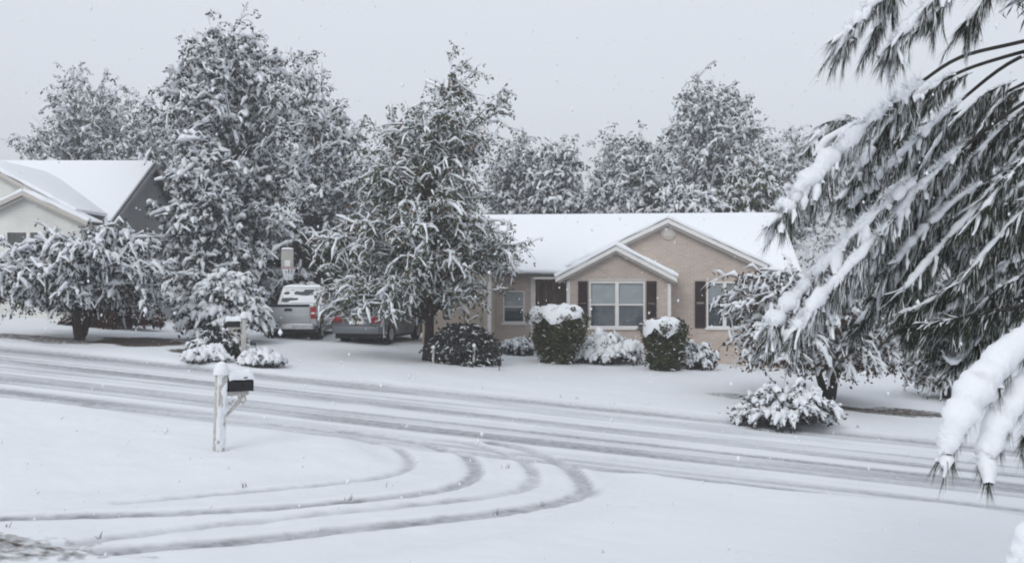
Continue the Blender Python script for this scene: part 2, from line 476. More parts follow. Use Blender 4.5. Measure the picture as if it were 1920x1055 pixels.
# ------------------------------------------------------------------ foliage tools (all vectorised)
def unit(v): return v/np.maximum(np.linalg.norm(v, axis=-1, keepdims=True), 1e-9)
def rnd_unit(rng, n): return unit(rng.normal(size=(n, 3)))
def bez(p0, p1, p2, K):
    t = np.linspace(0, 1, K)[None, :, None]
    return (1-t)**2*p0[:, None]+2*t*(1-t)*p1[:, None]+t*t*p2[:, None]
def grow(p, d, L, K, droop, rng, wob=.15):
    n = len(p); c = np.zeros((n, K, 3)); c[:, 0] = p; st = (L/(K-1))[:, None]; d = unit(d)
    for k in range(1, K):
        c[:, k] = c[:, k-1]+d*st
        d = d + rng.normal(size=(n, 3))*wob
        d[:, 2] -= (droop if np.isscalar(droop) else droop)*(1.0/(K-1))
        d = unit(d)
    return c
def along(c, t):
    """c (n,K,3), t (n,m) -> pos, tan (n*m,3)"""
    n, K, _ = c.shape; m = t.shape[1]
    f = t*(K-1); i = np.minimum(f.astype(int), K-2); u = (f-i)[..., None]
    r = np.arange(n)[:, None]
    a = c[r, i]; b = c[r, i+1]
    return (a+(b-a)*u).reshape(-1, 3), unit(b-a).reshape(-1, 3)
def frames(c):
    t = np.empty_like(c); t[:, 1:-1] = c[:, 2:]-c[:, :-2]; t[:, 0] = c[:, 1]-c[:, 0]; t[:, -1] = c[:, -1]-c[:, -2]
    t = unit(t); up = np.array([0, 0, 1.0]); s = np.cross(t, up)
    bad = np.linalg.norm(s, axis=-1) < .15; s[bad] = np.cross(t[bad], np.array([0, 1.0, 0]))
    s = unit(s); return t, s, np.cross(s, t)
def tubes(c, rad, S=5, flat=1.0, lift=0.0):
    n, K, _ = c.shape; t, s, u = frames(c)
    a = np.linspace(0, 2*np.pi, S, endpoint=False)+.3
    v = c[:, :, None]+s[:, :, None]*(np.cos(a)[:, None]*rad[:, :, None, None])+u[:, :, None]*(np.sin(a)[:, None]*rad[:, :, None, None]*flat)
    v[..., 2] += lift*rad[:, :, None]
    I = np.arange(n*K*S).reshape(n, K, S); J = np.roll(I, -1, 2)
    q = np.stack([I[:, :-1], J[:, :-1], J[:, 1:], I[:, 1:]], -1).reshape(-1, 4)
    return v.reshape(-1, 3), q
def snow_tubes(c, r, rng, S=5, flat=.8, lift=.7, rough=.62, gap=.16):
    n, K, _ = c.shape
    rr = (r if np.ndim(r) else np.full(n, r))[:, None]*(1+rough*(rng.random((n, K))*2-1))
    prof = np.ones(K); prof[0] = .65; prof[-1] = .5
    rr = rr*prof[None]
    if gap: rr = rr*np.where(rng.random((n, K)) < gap, .3, 1)
    return tubes(c, rr, S, flat, lift)
def leaf_quads(p, size, rng, hang=.3, aspect=.55):
    n = len(p); d = rnd_unit(rng, n); d[:, 2] -= hang; d = unit(d)
    s = unit(np.cross(d, rnd_unit(rng, n))); L = (size*(.6+.8*rng.random(n)))[:, None]; W = L*aspect*.5
    v = np.stack([p, p+d*L*.5+s*W, p+d*L, p+d*L*.5-s*W], 1)
    return v.reshape(-1, 3), np.arange(4*n).reshape(-1, 4)
def join(parts):
    vs, fs, b = [], [], 0
    for v, f in parts:
        vs.append(v); fs.append(f+b); b += len(v)
    return np.concatenate(vs), fs
def put(name, parts, mat, parent, smooth=False, stuff=True):
    v, f = join(parts)
    o = link(name, np_mesh(name, v, f, smooth), mat, parent)
    if stuff: o['kind'] = 'stuff'
    return o

def tree(name, label, cat, base, H, prof, seed, nl=60, ns=7, ntw=3, sub=1.2, twig=.55, droop=(1.0, 1.2), arch=.25,
         snow_r=.07, leaf=.16, nleaf=5, leafmat='leaf_far', bark='bark_grey', trunk_r=.18, trunk_top=.85, lean=(0, 0), clear=.12,
         group=None, spikes=(), stems=1, snow_keep=.8, tubeS=5, twigK=4, limb_vis=1.0, spread=.25, start_k=.62, wobble=.18, limb_r=.035, sub_keep=1.0, sub_wood=True):
    """prof: (height fraction, radius, offset x, offset y)"""
    rng = np.random.default_rng(seed)
    e = empty(name, base); tag(e, label, cat, group)
    pr = np.array([(p+(0, 0))[:4] if len(p) == 2 else (p+(0,))[:4] for p in prof], float)
    # trunk(s)
    tz = np.linspace(-.15, H*trunk_top, 9)
    stem_c = []
    for s in range(stems):
        a = 2*math.pi*s/max(stems, 1)+.6
        ex = lean[0]*H + (.35*H*math.cos(a)*.5 if stems > 1 else 0); ey = lean[1]*H + (.35*H*math.sin(a)*.5 if stems > 1 else 0)
        u = np.clip(tz/(H*trunk_top), 0, 1)
        wx = rng.normal(size=9).cumsum()*.02*H*.12; wy = rng.normal(size=9).cumsum()*.02*H*.12
        off = .05*(stems > 1)
        stem_c.append(np.stack([ex*u+wx*u+off*math.cos(a), ey*u+wy*u+off*math.sin(a), tz], -1))
    stem_c = np.array(stem_c)
    rad = trunk_r*(1-.85*np.linspace(0, 1, 9)); rad[0] *= 1.35
    v, q = tubes(stem_c, np.tile(rad, (len(stem_c), 1)), 9)
    put('trunk', [(v, q)], M[bark], e, True, False)
    # limb tips spread through the crown
    hh = rng.random(nl*6); rr = np.interp(hh, pr[:, 0], pr[:, 1])
    ok = (hh > pr[0, 0]) & (rng.random(nl*6) < rr/pr[:, 1].max()); hh = hh[ok][:nl]; n = len(hh)
    r = np.interp(hh, pr[:, 0], pr[:, 1]); ox = np.interp(hh, pr[:, 0], pr[:, 2]); oy = np.interp(hh, pr[:, 0], pr[:, 3])
    th = np.arange(n)*2.39996+rng.random(n)*.8
    rho = np.sqrt(spread+(1-spread)*rng.random(n))*(1+.16*rng.normal(size=n)).clip(.6, 1.22)
    tip = np.stack([ox+r*rho*np.cos(th), oy+r*rho*np.sin(th), hh*H], -1)
    for sp in spikes:
        tip = np.vstack([tip, np.array(sp)[None]])
    n = len(tip)
    sz = np.clip(tip[:, 2]*start_k-.0, clear*H, trunk_top*H*.97)
    si = rng.integers(0, len(stem_c), n)
    st = np.stack([np.array([np.interp(sz[i], tz, stem_c[si[i]][:, k]) for i in range(n)]) for k in range(3)], -1)
    hd = np.linalg.norm((tip-st)[:, :2], axis=1)
    ctl = .5*(st+tip); ctl[:, 2] += arch*hd+.05*H*rng.random(n)
    limbs = bez(st, ctl, tip, 7); limbs[:, 1:-1] += rng.normal(size=(n, 5, 3))*.03*hd[:, None, None]
    lr = np.linspace(1, .25, 7)[None]*(limb_r*(.7+.6*rng.random(n)))[:, None]
    wood = [tubes(limbs, lr, 4)]
    # side branches and twigs
    t1 = .28+.72*rng.random((n, ns))
    p1, g1 = along(limbs, t1)
    outw = p1.copy(); outw[:, 2] = 0; outw = unit(outw)
    d1 = unit(.55*g1+.75*rnd_unit(rng, len(p1))+.3*outw); d1[:, 2] = np.abs(d1[:, 2])*.6-.05
    L1 = sub*(.35+.8*rng.random(len(p1)))
    subs = grow(p1, d1, L1, 5, droop[0]*(rng.random(len(p1))*1.2+.3), rng, wobble*1.2)
    if sub_wood: wood.append(tubes(subs[:, ::2], np.tile(np.linspace(.012, .005, 3), (len(subs), 1)), 3))
    t2 = .15+.85*rng.random((len(subs), ntw))
    p2, g2 = along(subs, t2)
    d2 = unit(.4*g2+.95*rnd_unit(rng, len(p2)))
    L2 = twig*(.3+1.2*rng.random(len(p2))**1.5)
    tw = grow(p2, d2, L2, twigK, droop[1]*(rng.random(len(p2))*1.4+.1), rng, wobble*1.5)
    if limb_vis: put('branches', wood, M[bark], e)
    # leaves
    lp = []
    m = max(1, int(nleaf))
    q2, _ = along(tw, rng.random((len(tw), m)))
    q1, _ = along(subs, rng.random((len(subs), m)))
    pts = np.vstack([q2, q1]); pts += rng.normal(size=pts.shape)*leaf*.4; pts[:, 2] -= leaf*.35
    put('foliage', [leaf_quads(pts, leaf, rng, .5)], M[leafmat], e)
    # snow lying on twigs, side branches and the outer limbs
    ks = rng.random(len(subs)) < snow_keep*sub_keep; kt = rng.random(len(tw)) < snow_keep
    sp = [snow_tubes(subs[ks], snow_r*1.15*(.6+.8*rng.random(ks.sum())), rng, tubeS),
          snow_tubes(tw[kt], snow_r*(.5+.8*rng.random(kt.sum())), rng, tubeS)]
    sp.append(snow_tubes(limbs[:, 3:], np.minimum(snow_r*.9, .05)*(.5+.6*rng.random(n)), rng, tubeS))
    put('snow', sp, M['snow'], e, True)
    return e

def mound(name, label, cat, base, rx, ry, h, seed, n=70, snow_r=.05, leafmat='leaf_shrub', group=None, leaf=.1, nleaf=8, droop=1.8,
          ntw=5, twig=.24, keep=.92, core=0.0):
    """a low bush: stems rise from the middle, arch over and hang down to the ground"""
    rng = np.random.default_rng(seed); e = empty(name, base); tag(e, label, cat, group)
    th = np.arange(n)*2.39996; el = np.arcsin(np.clip(.08+.92*rng.random(n), 0, 1))
    tip = np.stack([rx*np.cos(th)*np.cos(el), ry*np.sin(th)*np.cos(el), h*(.06+.94*np.sin(el))], -1)*(.86+.22*rng.random(n))[:, None]
    st = np.stack([.12*rx*np.cos(th), .12*ry*np.sin(th), np.zeros(n)], -1)
    ctl = .5*(st+tip); ctl[:, 2] = np.maximum(tip[:, 2], .55*h)*1.05
    ctl[:, :2] = .55*tip[:, :2]
    c = bez(st, ctl, tip, 7)
    put('stems', [tubes(c, np.tile(np.linspace(.014, .005, 7), (n, 1)), 4)], M['bark'], e)
    p2, g2 = along(c, .35+.65*rng.random((n, ntw)))
    outw = unit(p2*np.array([1, 1, .4]))
    tw = grow(p2, unit(.5*g2+.6*rnd_unit(rng, len(p2))+.35*outw), twig*(.5+.8*rng.random(len(p2))), 4, droop, rng, .15)
    tw[..., 2] = np.maximum(tw[..., 2], .03)
    q1, _ = along(tw, rng.random((len(tw), nleaf))); q0, _ = along(c, .2+.8*rng.random((n, nleaf*2)))
    pts = np.vstack([q1, q0]); pts += rng.normal(size=pts.shape)*leaf*.45
    pts[:, 2] = np.maximum(pts[:, 2]-leaf*.3, .03)
    put('foliage', [leaf_quads(pts, leaf, rng, .3)], M[leafmat], e)
    k = rng.random(len(tw)) < keep
    put('snow', [snow_tubes(c[:, 3:], snow_r*1.2*(.7+.6*rng.random(n)), rng), snow_tubes(tw[k], snow_r*1.15*(.6+.7*rng.random(k.sum())), rng)], M['snow'], e, True)
    return e

def clipped_bush(name, label, base, h, prof, seed, leafmat, nleaf=9000, leaf=.075, cap=True, cap_h=.3, group=None, cap_drip=.25, cap_r=1.05):
    """leafy bush with a thick cap of snow. prof: (height fraction, radius)"""
    rng = np.random.default_rng(seed); e = empty(name, base); tag(e, label, 'bush', group)
    pr = np.array(prof)
    st = np.zeros((7, 7, 3)); a = np.arange(7)*.9
    for k in range(7):
        u = np.linspace(0, 1, 7); st[k] = np.stack([u*.5*pr[:, 1].max()*math.cos(a[k]), u*.5*pr[:, 1].max()*math.sin(a[k]), u*h*.8-.05], -1)
    put('stems', [tubes(st, np.tile(np.linspace(.03, .01, 7), (7, 1)), 5)], M['bark'], e)
    hh = rng.random(nleaf*2)*(.96 if cap else 1); rr = np.interp(hh, pr[:, 0], pr[:, 1]); k = rng.random(len(hh)) < rr/pr[:, 1].max()
    hh, rr = hh[k], rr[k]; th = rng.random(len(hh))*2*np.pi
    bumps = 1+.55*(vnoise(th*2.2, hh*5, seed)-.5)+.2*(vnoise(th*6, hh*12, seed+1)-.5)
    rho = rr*bumps*np.sqrt(.35+.65*rng.random(len(hh)))*(1+.22*rng.random(len(hh))**8)
    pts = np.stack([rho*np.cos(th), rho*np.sin(th), hh*h], -1)
    put('foliage', [leaf_quads(pts, leaf, rng, .1, .7)], M[leafmat], e)
    if cap:
        n, m = 40, 16
        aa, bb = np.meshgrid(np.linspace(0, 2*np.pi, n, endpoint=False), np.linspace(0, 1, m), indexing='ij')
        R0 = np.interp(.85, pr[:, 0], pr[:, 1])*cap_r*1.05
        per = np.cos(aa)*1.7+5; pes = np.sin(aa)*1.7+5
        drip = cap_drip*(vnoise(per*2.2, pes*2.2, seed+3))
        rr = R0*(1+.18*(vnoise(per, pes, seed+5)-.5))*np.sin(bb*np.pi*.56)
        lum = .16*(vnoise(rr*np.cos(aa)*4.5+9, rr*np.sin(aa)*4.5+9, seed+7)-.5)+.09*(vnoise(rr*np.cos(aa)*10+9, rr*np.sin(aa)*10+9, seed+9)-.5)
        zz = h*.86+cap_h*np.cos(bb*np.pi*.56)+lum-drip*sstep(.6, 1, bb)
        V = np.stack([rr*np.cos(aa), rr*np.sin(aa), zz], -1).reshape(-1, 3)
        I = np.arange(n*m).reshape(n, m); J = np.roll(I, -1, 0)
        put('snow_cap', [(V, np.stack([I[:, :-1], J[:, :-1], J[:, 1:], I[:, 1:]], -1).reshape(-1, 4)[:, ::-1])], M['snow'], e, True, False)
    # stray tufts of snow caught in the leaves
    k = rng.integers(0, len(pts), 220 if cap else 800)
    tf = grow(pts[k]*np.array([1.03, 1.03, 1]), rnd_unit(rng, len(k))*np.array([1, 1, .2]), (.05+.16*rng.random(len(k))), 3, .8, rng)
    put('snow', [snow_tubes(tf, .016 if cap else .02, rng)], M['snow'], e, True)
    return e

# ------------------------------------------------------------------ house tools
def pane_mat():
    m, n, l, b = new_mat('window_glass')
    n.remove(b); o = n['Material Output']
    tr = n.new('ShaderNodeBsdfTransparent'); tr.inputs[0].default_value = (.93, .95, .96, 1)
    gl = n.new('ShaderNodeBsdfGlossy'); gl.inputs['Roughness'].default_value = .06
    fr = n.new('ShaderNodeFresnel'); fr.inputs[0].default_value = 1.6
    mxs = n.new('ShaderNodeMixShader')
    l.new(fr.outputs[0], mxs.inputs[0]); l.new(tr.outputs[0], mxs.inputs[1]); l.new(gl.outputs[0], mxs.inputs[2]); l.new(mxs.outputs[0], o.inputs[0])
    return m
M['pane'] = pane_mat()

def wall_holes(x0, x1, z0, top, holes, y0, y1, breaks=()):
    """wall in the xz plane, open at holes (xa, xb, za, zb); top(x) is its upper edge"""
    mb = MB()
    xs = sorted({x0, x1, *breaks, *[h[0] for h in holes], *[h[1] for h in holes]})
    for a, b in zip(xs[:-1], xs[1:]):
        mid = .5*(a+b); hs_ = sorted([h for h in holes if h[0] <= mid <= h[1]], key=lambda h: h[2]); z = z0
        for h in hs_:
            if h[2] > z: mb.box(a, b, y0, y1, z, h[2])
            z = h[3]
        mb.prism([(a, z), (b, z), (b, top(b)), (a, top(a))], y0, y1)
    return mb
def gable_roof(root, xa, za, hw, slope, y0, y1, deck=.10, snow=.13, trim='trim', name='gable_roof'):
    e = slope*hw
    def chev(t0, t1, w_):
        s = slope*w_
        return [(xa, za+t1), (xa+w_, za-s+t1), (xa+w_, za-s+t0), (xa, za+t0), (xa-w_, za-s+t0), (xa-w_, za-s+t1)]
    r = MB().prism(chev(-deck, 0, hw), y0, y1).build(name, M['shingle'], root)
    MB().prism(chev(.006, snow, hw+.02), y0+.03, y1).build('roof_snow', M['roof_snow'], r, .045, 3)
    for sg in (-1, 1):
        nn = 40; u = np.linspace(0, 1, nn); xx_ = xa+sg*u*(hw+.01)
        c_ = np.stack([xx_, np.full(nn, y0+.06)+.03*(vnoise(u*9, u*0, 3)-.5), za-slope*np.abs(xx_-xa)+snow*.55], -1)[None]
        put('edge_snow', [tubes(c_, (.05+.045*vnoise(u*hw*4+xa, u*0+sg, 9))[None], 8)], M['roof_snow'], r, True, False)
    MB().prism(chev(-deck-.05, -.01, hw-.015), y0-.025, y0-.003).build('rake_trim', M[trim], r)
    MB().prism(chev(-deck-.13, -deck-.06, hw-.10), y0+.06, y0+.2).build('frieze_board', M['rake_trim'], r)
    return r
def window(root, x0, x1, z0, z1, y, blind=True, mull=True, blind_frac=.52):
    """double-hung window set into an opening; y is the wall's outer face"""
    fw = .05
    f = MB()
    f.box(x0, x0+fw, y-.03, y+.09, z0, z1).box(x1-fw, x1, y-.03, y+.09, z0, z1)
    f.box(x0+fw, x1-fw, y-.03, y+.09, z1-fw, z1).box(x0+fw, x1-fw, y-.03, y+.09, z0, z0+fw)
    win = f.build('window', M['trim'], root)
    spans = [(x0+fw, x1-fw)]
    if mull:
        c = .5*(x0+x1); MB().box(c-.06, c+.06, y-.034, y+.092, z0+fw+.001, z1-fw-.001).build('mullion', M['trim'], win)
        spans = [(x0+fw, c-.06), (c+.06, x1-fw)]
    zm = .5*(z0+z1)
    for a, b in spans:
        MB().box(a+.001, b-.001, y-.01, y+.05, zm-.025, zm+.025).build('sash_rail', M['trim'], win)
        MB().box(a+.001, b-.001, y+.035, y+.04, zm+.026, z1-fw-.001).build('pane', M['pane'], win)
        MB().box(a+.001, b-.001, y+.055, y+.06, z0+fw+.001, zm-.026).build('pane', M['pane'], win)
        if blind:
            mb = MB(); z = z1-fw-.04; bot = z1-(z1-z0)*blind_frac
            while z > bot:
                mb.hexa([(a+.01, y+.075, z-.02), (b-.01, y+.075, z-.02), (b-.01, y+.082, z+.02), (a+.01, y+.082, z+.02)],
                        [(a+.01, y+.078, z-.02), (b-.01, y+.078, z-.02), (b-.01, y+.085, z+.02), (a+.01, y+.085, z+.02)]); z -= .042
            MB().box(a+.01, b-.01, y+.14, y+.145, z0+fw, zm).build('reflection_sheet', M['reflection_sheet'], win)  # sheet added behind the lower pane, standing in for reflected sky
            mb.build('blind', M['blind'], win)
    MB().box(x0-.06, x1+.06, y-.07, y-.002, z0-.07, z0-.002).build('window_sill', M['trim'], win)
    MB().box(x0+.02, x1-.02, y-.065, y-.033, z0+.001, z0+.03).build('sill_snow', M['snow'], win)
    return win
def shutter(root, x0, x1, z0, z1, y):
    s = MB()
    s.box(x0, x0+.05, y-.045, y-.004, z0, z1).box(x1-.05, x1, y-.045, y-.004, z0, z1)
    for z in (z0, .5*(z0+z1)-.03, z1-.06): s.box(x0+.05, x1-.05, y-.043, y-.006, z, z+.06)
    o = s.build('shutter', M['shutter'], root)
    lv = MB(); z = z0+.075
    while z < z1-.08:
        if abs(z-.5*(z0+z1)) > .05:
            lv.hexa([(x0+.05, y-.036, z), (x1-.05, y-.036, z), (x1-.05, y-.012, z+.028), (x0+.05, y-.012, z+.028)],
                    [(x0+.05, y-.03, z+.006), (x1-.05, y-.03, z+.006), (x1-.05, y-.006, z+.034), (x0+.05, y-.006, z+.034)])
        z += .04
    l = lv.build('louvres', M['shutter'], o); l['kind'] = 'stuff'
    return o

# ------------------------------------------------------------------ the tan house
HA = R(-7); HO = np.array([3.5, 32.2]); hz0 = 0.10
hux, huy = np.array([math.cos(HA), math.sin(HA)]), np.array([-math.sin(HA), math.cos(HA)])
def hp(px, py, yl):
    rx, ry, rz_ = (px-960)/F, 1.0, -(py-527.5)/F
    s = (yl + HO@huy)/(rx*huy[0]+ry*huy[1])
    p = np.array([rx*s, ry*s])-HO
    return float(p@hux), float(CZ+rz_*s-hz0)
def hx(px, yl): return hp(px, 527, yl)[0]
H1 = empty('house', (HO[0], HO[1], hz0), HA)
tag(H1, 'single storey tan brick house with two front gables and snow on its roof', 'house')
gx = lambda px, yl=1.2: hx(px, yl)
bot = -1.1
# main roof profile
mr_y, mr_z = 5.2, hp(1250, 406, 5.2)[1]
me_y = .75; me_z = hp(1020, 512, .75)[1]
msl = (mr_z-me_z)/(mr_y-me_y)
xL, xR = gx(790, 4), gx(1474, 4)
# small gable wall A
axa, aza = hp(1155, 461, -.3); asl = .525
ax0, ax1 = hx(1064, 0), hx(1257, 0)
atop = lambda x: aza-.14-asl*abs(x-axa)
wx0, wz1 = hp(1105, 528, 0); wx1, wz0 = hp(1209, 614, 0)
hA = (wx0, wx1, wz0, wz1)
wall_holes(ax0, ax1, bot, atop, [hA], 0, .2, (axa,)).build('wall', M['tan_brick'], H1)
MB().box(ax0, ax0+.2, .2, 2.6, bot, me_z+.1).build('wall', M['tan_brick'], H1)
MB().box(ax1-.2, ax1, .2, 1.2, bot, atop(ax1)).build('wall', M['tan_brick'], H1)
for xc in (ax0, ax1):
    MB().box(xc-.025, xc+.085 if xc == ax0 else xc+.02, -.022, -.002, bot, atop(xc)-.16).build('corner_board', M['trim'], H1) if xc == ax0 else \
    MB().box(xc-.09, xc+.02, -.022, -.002, bot, atop(xc)-.16).build('corner_board', M['trim'], H1)
window(H1, *[hA[i] for i in (0, 1, 2, 3)], 0.0)
s1, s2 = hx(1084, 0), hx(1102, 0); shutter(H1, s1, s2, wz0-.02, wz1+.02, 0)
s1, s2 = hx(1212, 0), hx(1231, 0); shutter(H1, s1, s2, wz0-.02, wz1+.02, 0)
MB().box(wx0-.05, wx1+.05, -.03, -.002, wz1+.004, wz1+.11).build('window_header', M['rake_trim'], H1)
gable_roof(H1, axa, aza, hx(1271, -.3)-axa, asl, -.3, 4.2, trim='trim')
# big gable wall B
bxa, bza = hp(1252, 410, .9); bsl = .475
bx0, bx1 = gx(1075), gx(1433)
btop = lambda x: bza-.14-bsl*abs(x-bxa)
vx, vz = hp(1325, 528, 1.2); vx1, vz0 = hp(1392, 614, 1.2)
hB = (vx, vx1, vz0, vz)
wall_holes(bx0+.35, bx1, bot, btop, [hB], 1.2, 1.4, (bxa,)).build('wall', M['tan_brick'], H1)
window(H1, vx, vx1, vz0, vz, 1.2, True, True)
shutter(H1, gx(1303), gx(1323), vz0-.02, vz+.02, 1.2)
shutter(H1, gx(1394), gx(1414), vz0-.02, vz+.02, 1.2)
gable_roof(H1, bxa, bza, hx(1447, .9)-bxa, bsl, .9, 5.2, trim='trim')
# round gable vent
vcx, vcz = hp(1253, 435, 1.2)
vent = MB().lathe([(.25, 1.13), (.25, 1.199)], (vcx, 0, vcz), 'y', 28).build('gable_vent', M['rake_trim'], H1)
MB().lathe([(.18, 1.118), (.18, 1.128)], (vcx, 0, vcz), 'y', 28).build('vent_face', M['tan_siding'], vent)
for k in range(5):
    z = vcz-.13+.06*k; hw_ = math.sqrt(max(.17**2-(z+.01-vcz)**2, .001))
    MB().box(vcx-hw_, vcx+hw_, 1.098, 1.116, z, z+.03).build('vent_slat', M['trim'], vent)
# left wall D, its window
dx0, dx1 = gx(917), gx(1003)
ex0, ez1 = hp(943, 545, 1.2); ex1, ez0 = hp(984, 605, 1.2)
wall_holes(dx0, dx1, bot, lambda x: me_z+.12, [(ex0, ex1, ez0, ez1)], 1.2, 1.4).build('wall', M['tan_brick'], H1)
window(H1, ex0, ex1, ez0, ez1, 1.2, True, False, .5)
MB().box(dx1-.2, dx1, 1.4, 2.6, bot, me_z+.1).build('wall', M['tan_brick'], H1)
MB().box(dx1-.14, dx1+.02, 1.176, 1.197, bot, me_z-.05).build('corner_board', M['trim'], H1)
# porch: back wall, door, sidelight, step, post
pdx0 = dx1+.25; dz1 = bot+.9+2.2
wall_holes(dx1, ax0, bot, lambda x: me_z+.1, [(pdx0+.12, pdx0+1.03, bot+.5, bot+2.95)], 2.6, 2.8).build('wall', M['tan_brick'], H1)
dr = MB().box(pdx0+.125, pdx0+1.025, 2.66, 2.71, bot+.52, bot+2.945).build('front_door', M['door'], H1)
for k in range(2):
    for j in range(3):
        MB().box(pdx0+.2+.4*k, pdx0+.5+.4*k, 2.645, 2.658, bot+.75+.72*j, bot+1.35+.72*j).build('door_panel', M['door'], dr)
MB().lathe([(.03, 2.6), (.035, 2.625), (.02, 2.655)], (pdx0+.95, 0, bot+1.6), 'y', 12).build('door_handle', M['rim'], dr)
MB().box(dx1+.002, ax0-.002, .9, 2.598, bot, bot+.5).build('porch_slab', M['trim'], H1)
for k in range(3):
    MB().box(dx1+.05+.27*k, dx1+.13+.27*k, 1.3, 1.38, bot+.5, me_z-.05).build('porch_post', M['wood_red'], H1)
MB().box(hx(1001, .85), hx(1048, .85), .78, .81, me_z-.2, me_z-.05).build('eave_fascia', M['trim'], H1)
# garage
rx0, rx1 = hx(792, -.2), hx(920, -.2)
gxa = .5*(rx0+rx1)+.1; gza = hp(866, 440, -.5)[1]; gsl = .50
gtop = lambda x: gza-.14-gsl*abs(x-gxa)
gd0, gd1 = hx(806, -.2), hx(906, -.2); gdz = hp(860, 552, -.2)[1]
wall_holes(rx0, rx1, bot, gtop, [(gd0, gd1, bot, gdz)], -.2, 0, (gxa,)).build('wall', M['tan_siding'], H1)
MB().box(rx1-.2, rx1, .003, 1.2, bot, gtop(rx1)).build('wall', M['tan_siding'], H1)
MB().box(rx0, rx0+.2, .003, 9, bot, me_z).build('wall', M['tan_siding'], H1)
MB().box(rx1-.1, rx1+.02, -.222, -.202, bot, gtop(rx1)-.15).build('corner_board', M['trim'], H1)
gd = MB().box(gd0+.002, gd1-.002, -.06, -.02, bot+.01, gdz-.002).build('garage_door', M['tan_siding'], H1)
nz = 4
for i in range(nz):
    for k in range(4):
        zz0 = bot+.1+(gdz-bot-.1)*i/nz; w4 = (gd1-gd0)/4
        MB().box(gd0+w4*k+.06, gd0+w4*(k+1)-.06, -.08, -.062, zz0+.06, zz0+(gdz-bot-.1)/nz-.06).build('door_panel', M['tan_siding'], gd)
gable_roof(H1, gxa, gza, hx(932, -.5)-gxa, gsl, -.5, 4.5, trim='trim')
# rest of the shell and the main roof
MB().box(xL+.5, xR-.4, 9.0, 9.2, bot, me_z).build('wall', M['tan_brick'], H1)
MB().box(xR-.6, xR-.4, 1.4, 9.0, bot, me_z-.05).build('wall', M['tan_brick'], H1)
MB().box(bx1, xR-.4, 1.2, 1.4, bot, me_z-.05).build('wall', M['tan_brick'], H1)
MB().prism([(1.4, me_z-.05), (9.0, me_z-.05), (mr_y, mr_z-.2)], xR-.6, xR-.45, 'x').build('gable_wall', M['tan_siding'], H1)
MB().prism([(1.4, me_z-.05), (9.0, me_z-.05), (mr_y, mr_z-.2)], xL+.5, xL+.65, 'x').build('gable_wall', M['tan_siding'], H1)
def slope_sheet(y0, z0, yr, zr, t0, t1):
    yb = 2*yr-y0
    return [(y0, z0+t0), (yr, zr+t0), (yb, z0+t0), (yb, z0+t1), (yr, zr+t1), (y0, z0+t1)]
def notched(y0, t0, t1, x0, x1, n0_, n1_, yn):
    zf = lambda y: me_z+msl*(y-me_y) if y <= mr_y else mr_z-msl*(y-mr_y)
    pl = [(x0, y0), (n0_, y0), (n0_, yn), (n1_, yn), (n1_, y0), (x1, y0), (x1, mr_y), (x0, mr_y)]
    n_ = len(pl); mb = MB()
    mb.add([(x, y, zf(y)+t1) for x, y in pl]+[(x, y, zf(y)+t0) for x, y in pl],
           [tuple(range(n_)), tuple(range(2*n_-1, n_-1, -1))]+[(i, i+n_, (i+1) % n_+n_, (i+1) % n_) for i in range(n_) if i != 6])
    yb = 2*mr_y-y0; b = len(mb.v)
    mb.v += [(x1, yb, zf(yb)+t1), (x0, yb, zf(yb)+t1), (x1, yb, zf(yb)+t0), (x0, yb, zf(yb)+t0)]
    mb.f += [(6, b, b+1, 7), (14, 15, b+3, b+2), (6, 14, b+2, b), (7, b+1, b+3, 15), (b, b+2, b+3, b+1)]
    return mb
nx0, nx1 = hx(1090, .9), hx(1436, .9)
rf = notched(me_y, -.12, 0, xL, xR, nx0, nx1, 1.3).build('roof', M['shingle'], H1)
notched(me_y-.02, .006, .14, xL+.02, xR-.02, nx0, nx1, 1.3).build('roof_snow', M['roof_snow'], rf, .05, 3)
for a_, b_ in ((xL, nx0), (nx1, xR)):
    nn = 60; u = np.linspace(0, 1, nn); xx_ = a_+(b_-a_)*u
    c_ = np.stack([xx_, np.full(nn, me_y+.02)+.05*(vnoise(xx_*2, u*0, 3)-.5), np.full(nn, me_z+.07)], -1)[None]
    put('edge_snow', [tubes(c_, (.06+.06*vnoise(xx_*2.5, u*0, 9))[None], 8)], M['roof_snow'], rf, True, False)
for xx, s in ((xL, -1), (xR, 1)):
    MB().prism(slope_sheet(me_y, me_z, mr_y, mr_z, -.22, -.02), xx+(.003 if s > 0 else -.028), xx+(.028 if s > 0 else -.003), 'x').build('rake_trim', M['trim'], rf)
MB().tube([(gx(955, 6), 6.2, mr_z-.6), (gx(955, 6), 6.2, mr_z+.35)], .05, 10).build('vent_pipe', M['trim'], rf)

# ------------------------------------------------------------------ the neighbour's house
n0 = np.array([-14.75, 34.0]); nz0 = zg(*n0)-.1
H2 = empty('neighbor_house', (n0[0], n0[1], nz0), 0)
tag(H2, 'pale cream house with grey gable end and snowy roof behind the small spreading tree', 'house')
def npx(px, py, Y): p = P(px, py, Y); return p.x-n0[0], p.z-nz0
ridge = npx(280, 307, 40)[1]; eav = npx(160, 466, 34)[1]; nsl = (ridge-eav)/6.0
MB().box(-14, -.2, .0, .2, -.6, eav+.1).build('wall', M['red_brick'], H2)
MB().prism([(.0, -.6), (12, -.6), (12, eav), (6, ridge-.15), (0, eav)], -.2, 0, 'x').build('gable_wall', M['gray_siding'], H2)
MB().box(-14, -.2, 11.8, 12, -.6, eav).build('wall', M['cream_siding'], H2)
rf2 = MB().prism(slope_sheet(-.45, eav-.45*nsl, 6, ridge, -.12, 0), -14.2, .28, 'x').build('roof', M['shingle'], H2)
